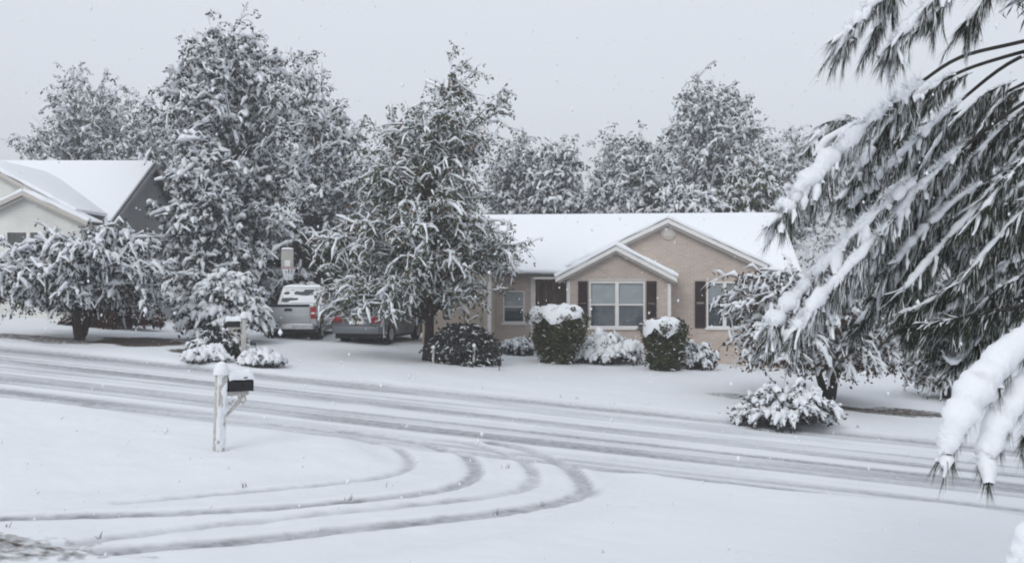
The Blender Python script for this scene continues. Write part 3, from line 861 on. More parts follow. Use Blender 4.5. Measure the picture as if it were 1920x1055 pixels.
MB().prism(slope_sheet(-.47, eav-.45*nsl, 6, ridge, .006, .15), -14.2, .25, 'x').build('roof_snow', M['roof_snow'], rf2, .05, 3)
MB().prism(slope_sheet(-.45, eav-.45*nsl, 6, ridge, -.20, -.02), .283, .305, 'x').build('rake_trim', M['gray_siding'], rf2)
# front wing, outer gable and a lower inner gable before it
oxa, oza = npx(-52, 295, 33.3)
otop = lambda x: oza-.15-.53*abs(x-oxa)
ox1 = npx(131, 400, 33.6)[0]
MB().prism([(2*oxa-ox1, -.6), (ox1, -.6), (ox1, otop(ox1)), (oxa, oza-.15), (2*oxa-ox1, otop(ox1))], -.4, -.2).build('gable_wall', M['cream_siding'], H2)
MB().box(ox1-.2, ox1, -.198, 2.2, -.6, otop(ox1)).build('wall', M['cream_siding'], H2)
gable_roof(H2, oxa, oza, npx(141, 400, 33.3)[0]-oxa, .53, -.7, 4.5, trim='rake_trim')
ixa, iza = npx(42, 358, 32.5); ix1 = npx(152, 400, 32.8)[0]
itop = lambda x: iza-.15-.465*abs(x-ixa)
wn0, wn1 = npx(11, 433, 32.8); wm0, _ = npx(96, 433, 32.8); wmz = npx(11, 500, 32.8)[1]
wall_holes(2*ixa-ix1, ix1, -.6, itop, [(wn0, wm0, wmz, wn1)], -1.2, -1.0, (ixa,)).build('wall', M['cream_siding'], H2)
MB().box(ix1-.2, ix1, -.998, -.4, -.6, itop(ix1)).build('wall', M['cream_siding'], H2)
window(H2, wn0, wm0, wmz, wn1, -1.2, False, True)
gable_roof(H2, ixa, iza, npx(165, 400, 32.5)[0]-ixa, .465, -1.5, -.2, snow=.06, trim='rake_trim')

# ------------------------------------------------------------------ vehicles
def arch(cy, r, z0, n=10):
    return [(cy+r*math.cos(a), z0+r*math.sin(a)) for a in [math.pi*(n-k)/n for k in range(n+1)]]
def wheel(root, x, y, r=.37, wd=.24):
    wroot = MB().lathe([(r*.62, -wd/2), (r*.92, -wd/2), (r, -wd*.36), (r, wd*.36), (r*.92, wd/2), (r*.62, wd/2)], (x, y, r), 'x', 28).build('wheel', M['rubber'], root, smooth=True)
    s = 1 if x > 0 else -1
    MB().lathe([(r*.60, -.01), (r*.60, .02), (r*.45, .035), (r*.16, .02), (r*.16, .05), (.01, .05)], (x+s*(wd/2-.02), y, r), 'x', 20).build('rim', M['rim'], wroot, smooth=True)
    for k in range(5):
        a = 2*math.pi*k/5
        MB().tube([(x+s*(wd/2+.012), y+.05*math.cos(a), r+.05*math.sin(a)), (x+s*(wd/2+.012), y+r*.57*math.cos(a), r+r*.57*math.sin(a))], [.03, .022], 6).build('spoke', M['rim'], wroot)
def greenhouse(root, prof, hw_lo, hw_hi, paint, name='cab'):
    """prof = (y_rear_low, y_rear_top, y_front_top, y_front_low, z_low, z_top)"""
    yr0, yr1, yf1, yf0, z0, z1 = prof
    cab = MB().hexa([(-hw_lo, yr0, z0), (hw_lo, yr0, z0), (hw_lo, yf0, z0), (-hw_lo, yf0, z0)],
                    [(-hw_hi, yr1, z1), (hw_hi, yr1, z1), (hw_hi, yf1, z1), (-hw_hi, yf1, z1)]).build(name, paint, root, .07, 3)
    def quad(nm, pts, nrm, mat=M['glass']):
        n_ = Vector(nrm).normalized()*.006
        a = [Vector(p) for p in pts]; MB().hexa([p-n_*.6 for p in a], [p+n_ for p in a]).build(nm, mat, cab)
    def L(a, b, t): return a+(b-a)*t
    # rear and front glass
    b_, t_ = .18, .86
    for (ya, yb, sgn, nm) in ((yr0, yr1, -1, 'rear_window'), (yf0, yf1, 1, 'windscreen')):
        wl_, wh = L(hw_lo, hw_hi, b_)-.12, L(hw_lo, hw_hi, t_)-.12
        quad(nm, [(-wl_, L(ya, yb, b_), L(z0, z1, b_)), (wl_, L(ya, yb, b_), L(z0, z1, b_)), (wh, L(ya, yb, t_), L(z0, z1, t_)), (-wh, L(ya, yb, t_), L(z0, z1, t_))],
             (0, sgn*(z1-z0), sgn*(ya-yb)*1.0))
    for s in (-1, 1):
        ym = .5*(yr0+yf0)
        for (a0, a1, c0, c1) in ((yr0+.14, ym-.05, yr1+.12, ym-.05), (ym+.05, yf0-.22, ym+.05, yf1-.12)):
            quad('side_window', [(s*L(hw_lo, hw_hi, b_), a0, L(z0, z1, b_)), (s*L(hw_lo, hw_hi, b_), a1, L(z0, z1, b_)),
                 (s*L(hw_lo, hw_hi, t_), c1, L(z0, z1, t_)), (s*L(hw_lo, hw_hi, t_), c0, L(z0, z1, t_))], (s*(z1-z0), 0, hw_lo-hw_hi))
    return cab
def lumpy_slab(name, x0, x1, y0, y1, z0, h, parent, seed, nx=14, ny=18):
    X, Y = np.meshgrid(np.linspace(x0, x1, nx), np.linspace(y0, y1, ny), indexing='ij')
    U, Vv = np.meshgrid(np.linspace(-1, 1, nx), np.linspace(-1, 1, ny), indexing='ij')
    edge = np.clip(1-np.maximum(abs(U), abs(Vv))**6, 0, 1)
    Z = z0-.02+(h*(.75+.5*vnoise(X*4, Y*4, seed)))*np.sqrt(edge)
    I = np.arange(nx*ny).reshape(nx, ny)
    q = np.stack([I[:-1, :-1], I[1:, :-1], I[1:, 1:], I[:-1, 1:]], -1).reshape(-1, 4)
    return link(name, np_mesh(name, np.stack([X, Y, Z], -1).reshape(-1, 3), [q], True), M['snow'], parent)

def pickup(loc, rz):
    e = empty('pickup_truck', loc, rz); tag(e, 'silver pickup truck seen from behind with snow on its cab', 'pickup truck')
    w2 = .95; W0, W1 = 1.15, 4.65
    poly = [(0.0, .55), (.62, .55)]+arch(W0, .47, .42)+[(W0+.6, .5), (W1-.6, .5)]+arch(W1, .47, .42)+[(5.35, .5), (5.5, .62), (5.48, 1.0), (5.3, 1.14), (4.35, 1.22), (1.98, 1.22), (0.0, 1.26)]
    MB().prism(poly, -w2, w2, 'x').build('body', M['silver'], e, .035, 2)
    greenhouse(e, (2.02, 2.18, 3.35, 4.1, 1.2, 1.88), .90, .72, M['silver'])
    MB().box(-.9, .9, .15, 5.3, .30, .56).build('underbody', M['black'], e)
    tg = MB().box(-.74, .74, -.035, .02, .66, 1.25).build('tailgate', M['silver'], e, .02)
    MB().box(-.66, .66, -.043, -.033, .76, .98).build('tailgate_panel', M['silver'], tg, .006)
    MB().box(-.72, .72, -.052, .05, 1.205, 1.292).build('tailgate_cap', M['black'], tg)
    MB().box(-.13, .13, -.052, -.034, 1.06, 1.15).build('tailgate_handle', M['black'], tg, .01)
    bp = MB().prism([(-.92, -.02), (-.86, -.16), (.86, -.16), (.92, -.02)], .44, .64, 'z').build('rear_bumper', M['chrome'], e, .03)
    MB().box(-.16, .16, -.172, -.158, .48, .60).build('number_plate', M['trim'], bp)
    for s in (-1, 1):
        t = MB().box(s*.76, s*.945, -.045, .07, .80, 1.20).build('tail_light', M['red_light'], e, .02)
        MB().box(s*.79, s*.92, -.055, -.043, .96, 1.02).build('reverse_lamp', M['trim'], t)
        for y in (W0, W1): wheel(e, s*.82, y)
        mi = MB().box(s*.95, s*1.18, 3.75, 3.85, 1.22, 1.42).build('wing_mirror', M['silver'], e, .03)
        MB().box(s*.945, s*.972, 2.05, 3.9, 1.185, 1.20).build('side_moulding', M['black'], e)
        for y in (2.95, 3.0): MB().box(s*.947, s*.955, y, y+.012, .58, 1.2).build('door_seam', M['black'], e)
        MB().box(s*.951, s*.985, 2.7, 2.88, 1.08, 1.12).build('door_handle', M['silver'], e)
    U_, T_ = np.meshgrid(np.linspace(-.74, .74, 24), np.linspace(.16, .84, 14), indexing='ij')
    th_ = .05*(vnoise(U_*5, T_*6, 31)-.35)*(1.15-T_)
    Vw = np.stack([U_*(1-.18*T_), 2.02+.16*T_-.004-th_, 1.2+.68*T_], -1).reshape(-1, 3); I_ = np.arange(24*14).reshape(24, 14)
    put('window_reflection', [(Vw, np.stack([I_[:-1, :-1], I_[1:, :-1], I_[1:, 1:], I_[:-1, 1:]], -1).reshape(-1, 4))], M['snow'], e, True, False)  # pale sheet added over the rear glass to imitate its reflection
    lumpy_slab('roof_snow', -.72, .72, 2.16, 3.4, 1.88, .10, e, 5)
    lumpy_slab('bed_snow', -.80, .80, .1, 1.95, 1.24, .05, e, 6)
    lumpy_slab('hood_snow', -.86, .86, 4.25, 5.3, 1.14, .11, e, 7)
    return e
def car(loc, rz):
    e = empty('parked_car', loc, rz); tag(e, 'grey car parked beside the pickup, mostly hidden by tree branches', 'car')
    w2 = .90; W0, W1 = .95, 3.7
    poly = [(0.02, .42), (.45, .32)]+arch(W0, .41, .34)+[(W0+.5, .30), (W1-.5, .30)]+arch(W1, .41, .34)+[(4.35, .32), (4.55, .45), (4.55, .72), (4.3, .9), (3.3, 1.0), (.35, 1.05), (.04, .98)]
    MB().prism(poly, -w2, w2, 'x').build('body', M['grey_car'], e, .05, 3)
    greenhouse(e, (.10, .45, 2.3, 3.35, 1.0, 1.62), .84, .66, M['grey_car'])
    MB().box(-.85, .85, .2, 4.4, .20, .42).build('underbody', M['black'], e)
    bp = MB().prism([(-.90, .05), (-.82, -.08), (.82, -.08), (.90, .05)], .38, .62, 'z').build('rear_bumper', M['grey_car'], e, .04)
    MB().box(-.26, .26, -.005, .04, .70, .82).build('number_plate', M['trim'], e)
    MB().box(-.55, .55, .0, .05, .88, .91).build('boot_trim', M['chrome'], e)
    for s in (-1, 1):
        MB().box(s*.55, s*.905, -.015, .22, .74, .95).build('tail_light', M['red_light'], e, .03)
        for y in (W0, W1): wheel(e, s*.79, y, .33, .22)
        MB().box(s*.9, s*1.06, 2.95, 3.04, 1.0, 1.14).build('wing_mirror', M['grey_car'], e, .03)
        for y in (1.45, 2.35): MB().box(s*.897, s*.904, y, y+.012, .42, 1.0).build('door_seam', M['black'], e)
        for y in (1.55, 2.45): MB().box(s*.9, s*.93, y, y+.17, .88, .91).build('door_handle', M['grey_car'], e)
    lumpy_slab('roof_snow', -.66, .66, .42, 2.35, 1.62, .10, e, 8)
    lumpy_slab('hood_snow', -.8, .8, 3.35, 4.4, .95, .09, e, 9)
    return e
p = G(541, 31.2); pickup((p.x, p.y, p.z-.06), 0).scale = (.92,)*3
p = G(668, 31.5); car((p.x, p.y, p.z-.04), R(-14)).scale = (.95,)*3

# ------------------------------------------------------------------ mailboxes
def mailbox(name, label, loc, rz, sc=1.0, tilt=0.0):
    e = empty(name, loc, rz); tag(e, label, 'mailbox', 'mailboxes beside the road'); e.scale = (sc,)*3; e.rotation_euler = (0, tilt, rz)
    po = MB().box(-.06, .06, -.06, .06, -.2, 1.16).build('post', M['post'], e, .008)
    MB().hexa([(-.075, -.075, 1.161), (.075, -.075, 1.161), (.075, .075, 1.161), (-.075, .075, 1.161)], [(-.03, -.03, 1.23), (.03, -.03, 1.23), (.03, .03, 1.23), (-.03, .03, 1.23)]).build('post_cap', M['post'], po)
    # wind-packed snow on the post
    n, m = 16, 12
    a, b = np.meshgrid(np.linspace(0, 2*np.pi, n, endpoint=False), np.linspace(0, 1, m), indexing='ij')
    r = .10*np.sin(np.clip(b*1.9, 0, 1.8))*(1+.25*(vnoise(np.cos(a)*2+4, b*5, 3)-.5)); z = 1.285-.19*b**1.6
    V_ = np.stack([r*np.cos(a), r*np.sin(a), z], -1).reshape(-1, 3); I = np.arange(n*m).reshape(n, m); J = np.roll(I, -1, 0)
    put('snow_cap', [(V_, np.stack([I[:, :-1], I[:, 1:], J[:, 1:], J[:, :-1]], -1).reshape(-1, 4))], M['snow'], e, True, False)
    ys, zs = np.meshgrid(np.linspace(-.075, .075, 7), np.linspace(-.02, 1.16, 60), indexing='ij')
    th = .03*vnoise(ys*25, zs*7, 12)+.015*vnoise(ys*50, zs*22, 13)-.016-.02*sstep(.045, .075, abs(ys))
    V_ = np.stack([ys, -.06-th, zs], -1).reshape(-1, 3); I = np.arange(7*60).reshape(7, 60)
    put('stuck_snow', [(V_, np.stack([I[:-1, :-1], I[1:, :-1], I[1:, 1:], I[:-1, 1:]], -1).reshape(-1, 4))], M['snow'], e, True, False)
    # arm, brace and scroll bracket
    MB().box(.062, .42, -.045, .045, .80, .86).build('arm', M['post'], e, .005)
    MB().tube([(.06, 0, .50), (.18, 0, .60), (.30, 0, .72), (.36, 0, .80)], .025, 8).build('brace', M['post'], e)
    for x in (.18, .28, .38):
        MB().tube([(x, 0, .80), (x+.02, 0, .72), (x-.02, 0, .68), (x-.05, 0, .71)], .014, 6).build('bracket_scroll', M['rake_trim'], e)
    # arched box
    prof = [(-.085, .862), (.085, .862), (.085, .97)]+[(.085*math.cos(t), .97+.085*math.sin(t)) for t in [math.pi*k/10 for k in range(1, 10)]]+[(-.085, .97)]
    bx = MB().prism(prof, .09, .45, 'x').build('box', M['black'], e, .004)
    MB().prism([(p_[0]*1.06, .958+(p_[1]-.958)*1.05) for p_ in prof], .45, .465, 'x').build('door', M['black'], bx)
    MB().tube([(.465, 0, 1.0), (.485, 0, 1.0)], .014, 8).build('latch', M['rim'], bx)
    fl = MB().box(.30, .315, -.098, -.088, .92, 1.02).box(.30, .36, -.098, -.088, 1.02, 1.06).build('flag', M['black'], bx)
    X, U = np.meshgrid(np.linspace(.07, .48, 22), np.linspace(-1, 1, 13), indexing='ij')
    e2 = np.clip(1-((X-.275)/.21)**6, 0, 1)
    Y = .10*np.sin(U*1.5); Z = 1.0+.055*np.cos(U*1.5)+(.11*(.75+.5*vnoise(X*9, U*2, 4)))*np.clip(np.cos(U*1.5), 0, 1)**.6*np.sqrt(e2)-.012*vnoise(X*14, U, 6)
    I = np.arange(22*13).reshape(22, 13)
    put('box_snow', [(np.stack([X, Y, Z], -1).reshape(-1, 3), np.stack([I[:-1, :-1], I[1:, :-1], I[1:, 1:], I[:-1, 1:]], -1).reshape(-1, 4))], M['snow'], e, True, False)
    return e
p = G(410, 13.6); mailbox('mailbox', 'black mailbox on a snowy white post on the near side of the road', (p.x, p.y, p.z-.03), R(47), 1.0, R(2))
p = G(457, 24.4); mailbox('mailbox', 'snow topped mailbox across the road among the low bushes', (p.x, p.y, p.z+.10), R(196), .9, 0)

# basketball hoop beyond the pickup
p = G(548, 36.2); e = empty('basketball_hoop', (p.x, p.y, p.z), R(20)); tag(e, 'white basketball backboard on a dark pole behind the pickup', 'basketball hoop')
zb = P(534, 485, 36.2).z-p.z
MB().tube([(.0, .55, -.1), (0, .55, zb-.2)], .05, 10).build('pole', M['black'], e)
for s in (-.25, .25): MB().tube([(0, .55, zb-.3), (s, .0, zb-.1)], .025, 6).build('arm', M['black'], e)
bb = MB().box(-.40, .04, -.045, -.005, zb-.36, zb+.36).build('backboard', M['post'], e, .01)
MB().box(-.28, -.08, -.05, -.046, zb-.28, zb-.06).build('target_square', M['blind'], bb)
lumpy_slab('snow', -.40, .04, -.08, .03, zb+.36, .07, e, 3, 14, 6)
MB().tube([(-.17+.23*math.cos(2*math.pi*k/16), -.32+.23*math.sin(2*math.pi*k/16), zb-.36) for k in range(17)], .014, 6).build('rim', M['red_light'], e)
nt_ = MB()
for k in range(12):
    a, b = 2*math.pi*k/12, 2*math.pi*(k+.6)/12
    nt_.tube([(-.17+.23*math.cos(a), -.32+.23*math.sin(a), zb-.37), (-.17+.17*math.cos(b), -.32+.17*math.sin(b), zb-.6), (-.17+.13*math.cos(a), -.32+.13*math.sin(a), zb-.78)], .022, 5)
nt_.build('net', M['snow'], e)

# ------------------------------------------------------------------ small things in the lawn
p = G(936, 26.6); e = empty('garden_light', tuple(p)); tag(e, 'small black garden light in the snow right of the dark round bush', 'garden light')
MB().tube([(0, 0, -.15), (0, 0, .1)], .012, 8).build('stake', M['black'], e)
MB().lathe([(.04, .1), (.055, .12), (.06, .24), (.03, .25)], (0, 0, 0), 'z', 14).build('lantern', M['black'], e)
MB().lathe([(.075, .25), (.05, .285), (.01, .30)], (0, 0, 0), 'z', 14).build('cap', M['black'], e)
for px, d, h, lb in ((888, 26.9, .55, 'short pale stake before the middle of the dark round bush'), (812, 27.0, .42, 'short pale stake near the reddish tree trunk')):
    p = G(px, d); e = empty('marker_stake', tuple(p)); tag(e, lb, 'stake', 'pale stakes by the dark bush')
    MB().tube([(0, 0, -.1), (.01, 0, h)], .035, 8).build('stake', M['post'], e)
    MB().lathe([(.05, h), (.055, h+.04), (.03, h+.08), (.005, h+.09)], (0.01, 0, 0), 'z', 12).build('snow_cap', M['snow'], e, smooth=True)

# ------------------------------------------------------------------ trees
def tree_px(name, label, base_px, d, outline, seed, shrink=.35, **kw):
    """outline: rows (py, px_left, px_right) of the crown from top to bottom at distance d"""
    b = G(base_px, d); sub = kw.get('sub', 1.2)
    rows = []
    for py, xl, xr in outline:
        rows.append((CZ-(py-527.5)/F*d-b.z, max(.15, (xr-xl)/2/F*d-shrink*sub), ((xl+xr)/2-960)/F*d-b.x))
    H = rows[0][0]-.15*sub
    prof = sorted([(max(.02, min(1, h/H)), r, ox, 0.0) for h, r, ox in rows])
    return tree(name, label, 'tree', (b.x, b.y, b.z), H, prof, seed, **kw)

BG = 'snowy trees behind the houses'
far = dict(group=BG, leafmat='leaf_far', bark='bark_grey', trunk_r=.2, snow_r=.085, leaf=.145, nleaf=4, tubeS=4, twigK=3, sub_keep=.35, snow_keep=.84, sub_wood=False)
tree_px('broadleaf_tree', 'round snowy tree behind the left house roof', 150, 58,
        [(102,170,225),(140,110,265),(200,60,282),(240,20,290),(300,10,300),(400,20,290)], 11, nl=150, ns=7, ntw=4, sub=1.17, twig=.42, **far)
tree_px('broadleaf_tree', 'tallest snowy tree, its crown rising left of centre above the pickup', 440, 39.5,
        [(18,350,450),(60,325,520),(120,320,560),(200,265,600),(290,250,640),(340,275,640),(400,290,640),(500,320,620),(580,350,600)], 12, nl=204, ns=8, ntw=4, sub=1.05, twig=.42, clear=.1, trunk_top=.8, **far)
tree_px('broadleaf_tree', 'snowy tree with a blunt top just right of the tallest tree', 600, 49,
        [(72,555,605),(110,520,625),(190,520,665),(260,520,700),(350,530,730),(470,560,740),(560,580,730)], 13, nl=120, ns=8, ntw=4, sub=1.01, twig=.42, **far)
tree_px('broadleaf_tree', 'snowy tree standing against the grey gable end of the left house', 385, 36.2,
        [(285,345,395),(330,310,440),(400,290,460),(470,285,470),(540,290,460),(590,310,450)], 28, nl=80, ns=7, ntw=4, sub=.8, twig=.4, clear=.1, **far)
tree_px('broadleaf_tree', 'hazy tree in the gap between the far left tree and the tallest tree', 275, 57,
        [(185,250,300),(220,225,335),(270,215,350),(330,215,360)], 29, nl=70, ns=7, ntw=4, sub=1.0, twig=.42, **far)
tree_px('evergreen_tree', 'dark low evergreen behind the pickup cab', 585, 41,
        [(380,560,620),(430,520,650),(500,505,660),(570,500,660)], 14, nl=72, ns=7, ntw=4, sub=0.70, twig=.36, snow_keep=.3, group=BG, leafmat='leaf_dark', snow_r=.06, leaf=.2, nleaf=8)
tree_px('evergreen_tree', 'dark bare bottomed evergreen between the weeping bush and the pickup', 500, 42,
        [(400,440,520),(450,420,540),(520,410,550),(590,420,540)], 15, nl=66, ns=7, ntw=4, sub=0.70, twig=.36, snow_keep=.45, group=BG, leafmat='leaf_dark', snow_r=.06, leaf=.2, nleaf=7)
tree_px('broadleaf_tree', 'grey snowy tree just right of the red tipped tree top', 960, 52,
        [(250,935,1000),(290,905,1020),(340,900,1040),(400,890,1050)], 16, nl=72, ns=7, ntw=4, sub=0.94, twig=.42, **far)
tree_px('conifer_tree', 'narrow pointed snowy tree above the left end of the tan house roof', 1045, 50,
        [(236,1035,1060),(270,1010,1085),(320,995,1100),(400,985,1110)], 17, nl=72, ns=7, ntw=4, sub=0.78, twig=.36, **far)
tree_px('broadleaf_tree', 'pale hazy tree with a small peak left of the tallest right hand tree', 1150, 60,
        [(240,1145,1165),(265,1110,1190),(320,1095,1215),(400,1080,1220)], 18, nl=78, ns=7, ntw=4, sub=1.01, twig=.42, **far)
tree_px('broadleaf_tree', 'snowy tree leaning on the left flank of the tallest right hand tree', 1215, 50,
        [(235,1190,1225),(270,1160,1260),(330,1140,1290),(405,1130,1300)], 19, nl=78, ns=7, ntw=4, sub=0.86, twig=.42, **far)
tree_px('conifer_tree', 'tallest tree behind the tan house, broad pyramid of snowy clumps', 1325, 53,
        [(102,1300,1335),(140,1285,1360),(180,1225,1410),(215,1240,1435),(270,1240,1460),(330,1245,1480),(400,1250,1480)], 20, nl=150, ns=8, ntw=4, sub=1.01, twig=.42, **far)
tree_px('weeping_tree', 'small white weeping tree right behind the tan house ridge', 1290, 44,
        [(330,1260,1320),(350,1235,1340),(410,1225,1350),(440,1225,1350)], 21, nl=54, ns=7, ntw=4, sub=0.70, twig=.36, droop=(2.2, 2.0), **far)
tree_px('weeping_tree', 'olive tinted drooping tree behind the right end of the tan roof', 1420, 45,
        [(290,1395,1440),(320,1350,1480),(370,1335,1500),(430,1335,1500)], 22, nl=78, ns=7, ntw=4, sub=0.78, twig=.36, droop=(2.0, 2.0), group=BG, leafmat='leaf_olive', snow_r=.07, leaf=.17, nleaf=5, tubeS=4, twigK=3, sub_wood=False)
tree_px('broadleaf_tree', 'hazy snowy tree above the far right end of the tan roof', 1480, 60,
        [(235,1460,1500),(265,1440,1520),(330,1430,1540),(420,1430,1550)], 23, nl=66, ns=7, ntw=4, sub=0.94, twig=.42, **far)
tree_px('broadleaf_tree', 'tall thin topped snowy tree behind the tip of the pine boughs', 1600, 50,
        [(180,1580,1610),(230,1540,1660),(320,1520,1690),(430,1510,1700),(560,1510,1700)], 24, nl=45, ns=6, ntw=4, sub=0.94, twig=.42, **far)
tree_px('broadleaf_tree', 'snowy tree showing through the pine at the right edge', 1790, 46,
        [(180,1760,1820),(260,1700,1880),(380,1690,1910),(520,1690,1910),(620,1700,1900)], 25, nl=54, ns=6, ntw=4, sub=0.94, twig=.42, **far)
tree_px('broadleaf_tree', 'snowy tree cut by the right picture edge behind the pine', 1930, 40,
        [(200,1900,1970),(300,1850,2010),(450,1840,2020),(600,1850,2010)], 26, nl=49, ns=6, ntw=4, sub=0.86, twig=.42, **far)
tree_px('broadleaf_tree', 'grey tree hidden mostly behind the green leaved front tree', 740, 50,
        [(210,720,770),(260,680,810),(350,660,860),(480,660,880),(560,680,860)], 27, nl=49, ns=6, ntw=4, sub=0.94, twig=.42, **far)

# the front tree with green and reddish leaves
tree_px('pear_tree', 'large green and reddish leaved tree bowed with snow before the garage', 803, 28,
        [(150,842,862),(215,800,872),(260,690,890),(330,640,900),(400,610,950),(450,580,990),(490,600,1000),(530,625,980),(560,635,890),(595,640,800)], 31,
        shrink=.28, nl=112, ns=9, ntw=3, sub=1.08, twig=.40, droop=(1.5, 1.2), sub_keep=.7, tubeS=4, twigK=3, arch=.30, snow_r=.033, leaf=.095, nleaf=7, leafmat='leaf_green', bark='bark_red', trunk_r=.16,
        lean=(.02, 0), clear=.14, snow_keep=.9, trunk_top=.68,
        spikes=[(0.75, 0, 8.9), (.68, .1, 8.4), (.82, 0, 8.0), (2.15, 0, 7.75), (1.95, 0, 7.1), (1.7, .1, 6.4), (-.2, 0, 7.4), (-1.6, .1, 6.6), (.3, -.2, 7.6), (1.2, .1, 7.2), (-.6, -.2, 7.0), (-.9, .2, 7.3), (-1.2, 0, 7.0), (.45, .1, 8.0), (.9, -.1, 8.5), (2.05, .1, 7.4), (-3.3, -.6, 3.2), (-3.1, .3, 3.5), (3.0, -.4, 3.1),
                (-2.6, -.8, 1.6), (-2.2, -1.2, 1.3), (-1.8, -1.3, 1.5), (-1.4, -1.5, 1.35), (-2.9, -.5, 2.0), (-1.0, -1.4, 1.7), (-2.4, -1.0, 1.9), (-1.9, -1.6, 1.9), (-1.5, -1.2, 1.8),
                (-2.3, -1.7, 1.5), (-1.7, -1.9, 1.4), (-1.1, -1.8, 1.5), (-.8, -1.6, 1.9), (-2.7, -1.4, 1.8), (-2.0, -1.9, 1.7)])
# small spreading tree, left
tree_px('spreading_tree', 'low spreading tree with a dark forked trunk before the left house', 150, 27.4,
        [(415,180,250),(440,80,285),(470,20,305),(505,-10,320),(540,-15,328),(568,-12,325)], 32,
        shrink=.25, tubeS=4, twigK=3, nl=120, ns=8, ntw=3, sub=.75, twig=.42, droop=(2.4, 2.2), arch=.42, snow_r=.055, leaf=.11, nleaf=6, leafmat='leaf_dark', bark='bark_red', trunk_r=.13,
        clear=.22, snow_keep=.9, stems=3, trunk_top=.62, spread=.1, start_k=.5)
# low spreading trees, right
tree_px('spreading_tree', 'wide low snow bowed tree right of the house with dark double trunk', 1555, 24,
        [(488,1450,1530),(520,1385,1640),(555,1345,1690),(600,1332,1708),(650,1328,1710),(682,1332,1705)], 33,
        shrink=.2, tubeS=4, twigK=3, nl=165, ns=8, ntw=3, sub=.75, twig=.4, droop=(2.3, 2.1), arch=.42, snow_r=.045, leaf=.1, nleaf=6, leafmat='leaf_brown', bark='bark', trunk_r=.12,
        clear=.22, snow_keep=.88, stems=3, trunk_top=.62, spread=.1, start_k=.5)
tree_px('spreading_tree', 'smaller low drooping tree half behind the near snowy bough', 1775, 27,
        [(590,1740,1800),(620,1705,1840),(660,1690,1860),(710,1690,1860)], 34,
        shrink=.25, nl=60, ns=7, ntw=3, sub=.7, twig=.4, droop=(2.3, 2.1), arch=.42, snow_r=.045, leaf=.1, nleaf=6, leafmat='leaf_brown', bark='bark', trunk_r=.09,
        clear=.2, snow_keep=.88, stems=2, trunk_top=.6, spread=.1, start_k=.5)

# ------------------------------------------------------------------ bushes
def gp(px, d): return tuple(G(px, d))
mound('weeping_bush', 'tall weeping snowy bush left of the pickup', 'bush', gp(425, 29.5), 1.34, 1.2, 1.9, 41, n=150, keep=1, snow_r=.072, leaf=.12, twig=.36, leafmat='leaf_dark', ntw=5)
mound('round_bush', 'dome shaped bush heaped with snow at the far road edge, right', 'bush', gp(1472, 20.2), 1.05, .85, .76, 42, n=95, snow_r=.05, leaf=.085, twig=.24, leafmat='leaf_shrub', ntw=5)
mound('low_bush', 'dark low bush at the foot of the far mailbox', 'bush', gp(415, 25.0), .85, .55, .62, 43, n=55, snow_r=.04, leaf=.11, nleaf=10, keep=.6)
mound('ground_bush', 'flat snow buried bush in front of the far mailbox', 'bush', gp(385, 23.95), .55, .35, .28, 44, n=40, snow_r=.06, leaf=.08, nleaf=4)
mound('ground_bush', 'flat snow buried bush right of the far mailbox at the road edge', 'bush', gp(490, 24.0), .5, .35, .26, 45, n=40, snow_r=.065, leaf=.08, nleaf=4)
mound('hedge_bush', 'low snow covered bush under the double window', 'bush', gp(1135, 30.6), 1.25, .7, .78, 46, n=90, snow_r=.095, leaf=.1, nleaf=7)
mound('hedge_bush', 'low snowy bush left of the larger clipped bush, below the single window', 'bush', gp(972, 31.6), .55, .45, .42, 47, n=35, snow_r=.06, leaf=.1)
mound('hedge_bush', 'snowy bush just right of the smaller clipped bush', 'bush', gp(1305, 30.2), .55, .5, .85, 48, n=45, snow_r=.06, leaf=.1)
clipped_bush('clipped_bush', 'larger olive green clipped bush with lumpy snow cap by the porch', gp(1046, 29.6), 1.72,
             [(0, .40), (.25, .60), (.55, .78), (.85, .76), (1, .45)], 51, 'leaf_olive', cap_h=.27, cap_drip=.34)
clipped_bush('clipped_bush', 'smaller olive clipped bush with smooth snow cap right of the double window', gp(1246, 29.2), 1.62,
             [(0, .36), (.25, .52), (.55, .61), (.85, .58), (1, .36)], 52, 'leaf_olive', cap_h=.20, cap_drip=.38)
clipped_bush('dark_bush', 'dark round bush with little snow beside the reddish tree trunk', gp(868, 27.6), 1.08,
             [(0, .78), (.4, .86), (.75, .72), (1, .35)], 53, 'leaf_shrub', cap=False, nleaf=11000, leaf=.09)

mound('red_hedge', 'dark reddish hedge low against the left house behind the trunk', 'hedge', gp(205, 31.5), 1.7, .5, .75, 54, n=70, snow_r=.02, leaf=.12, nleaf=14, keep=.15, leafmat='leaf_red')
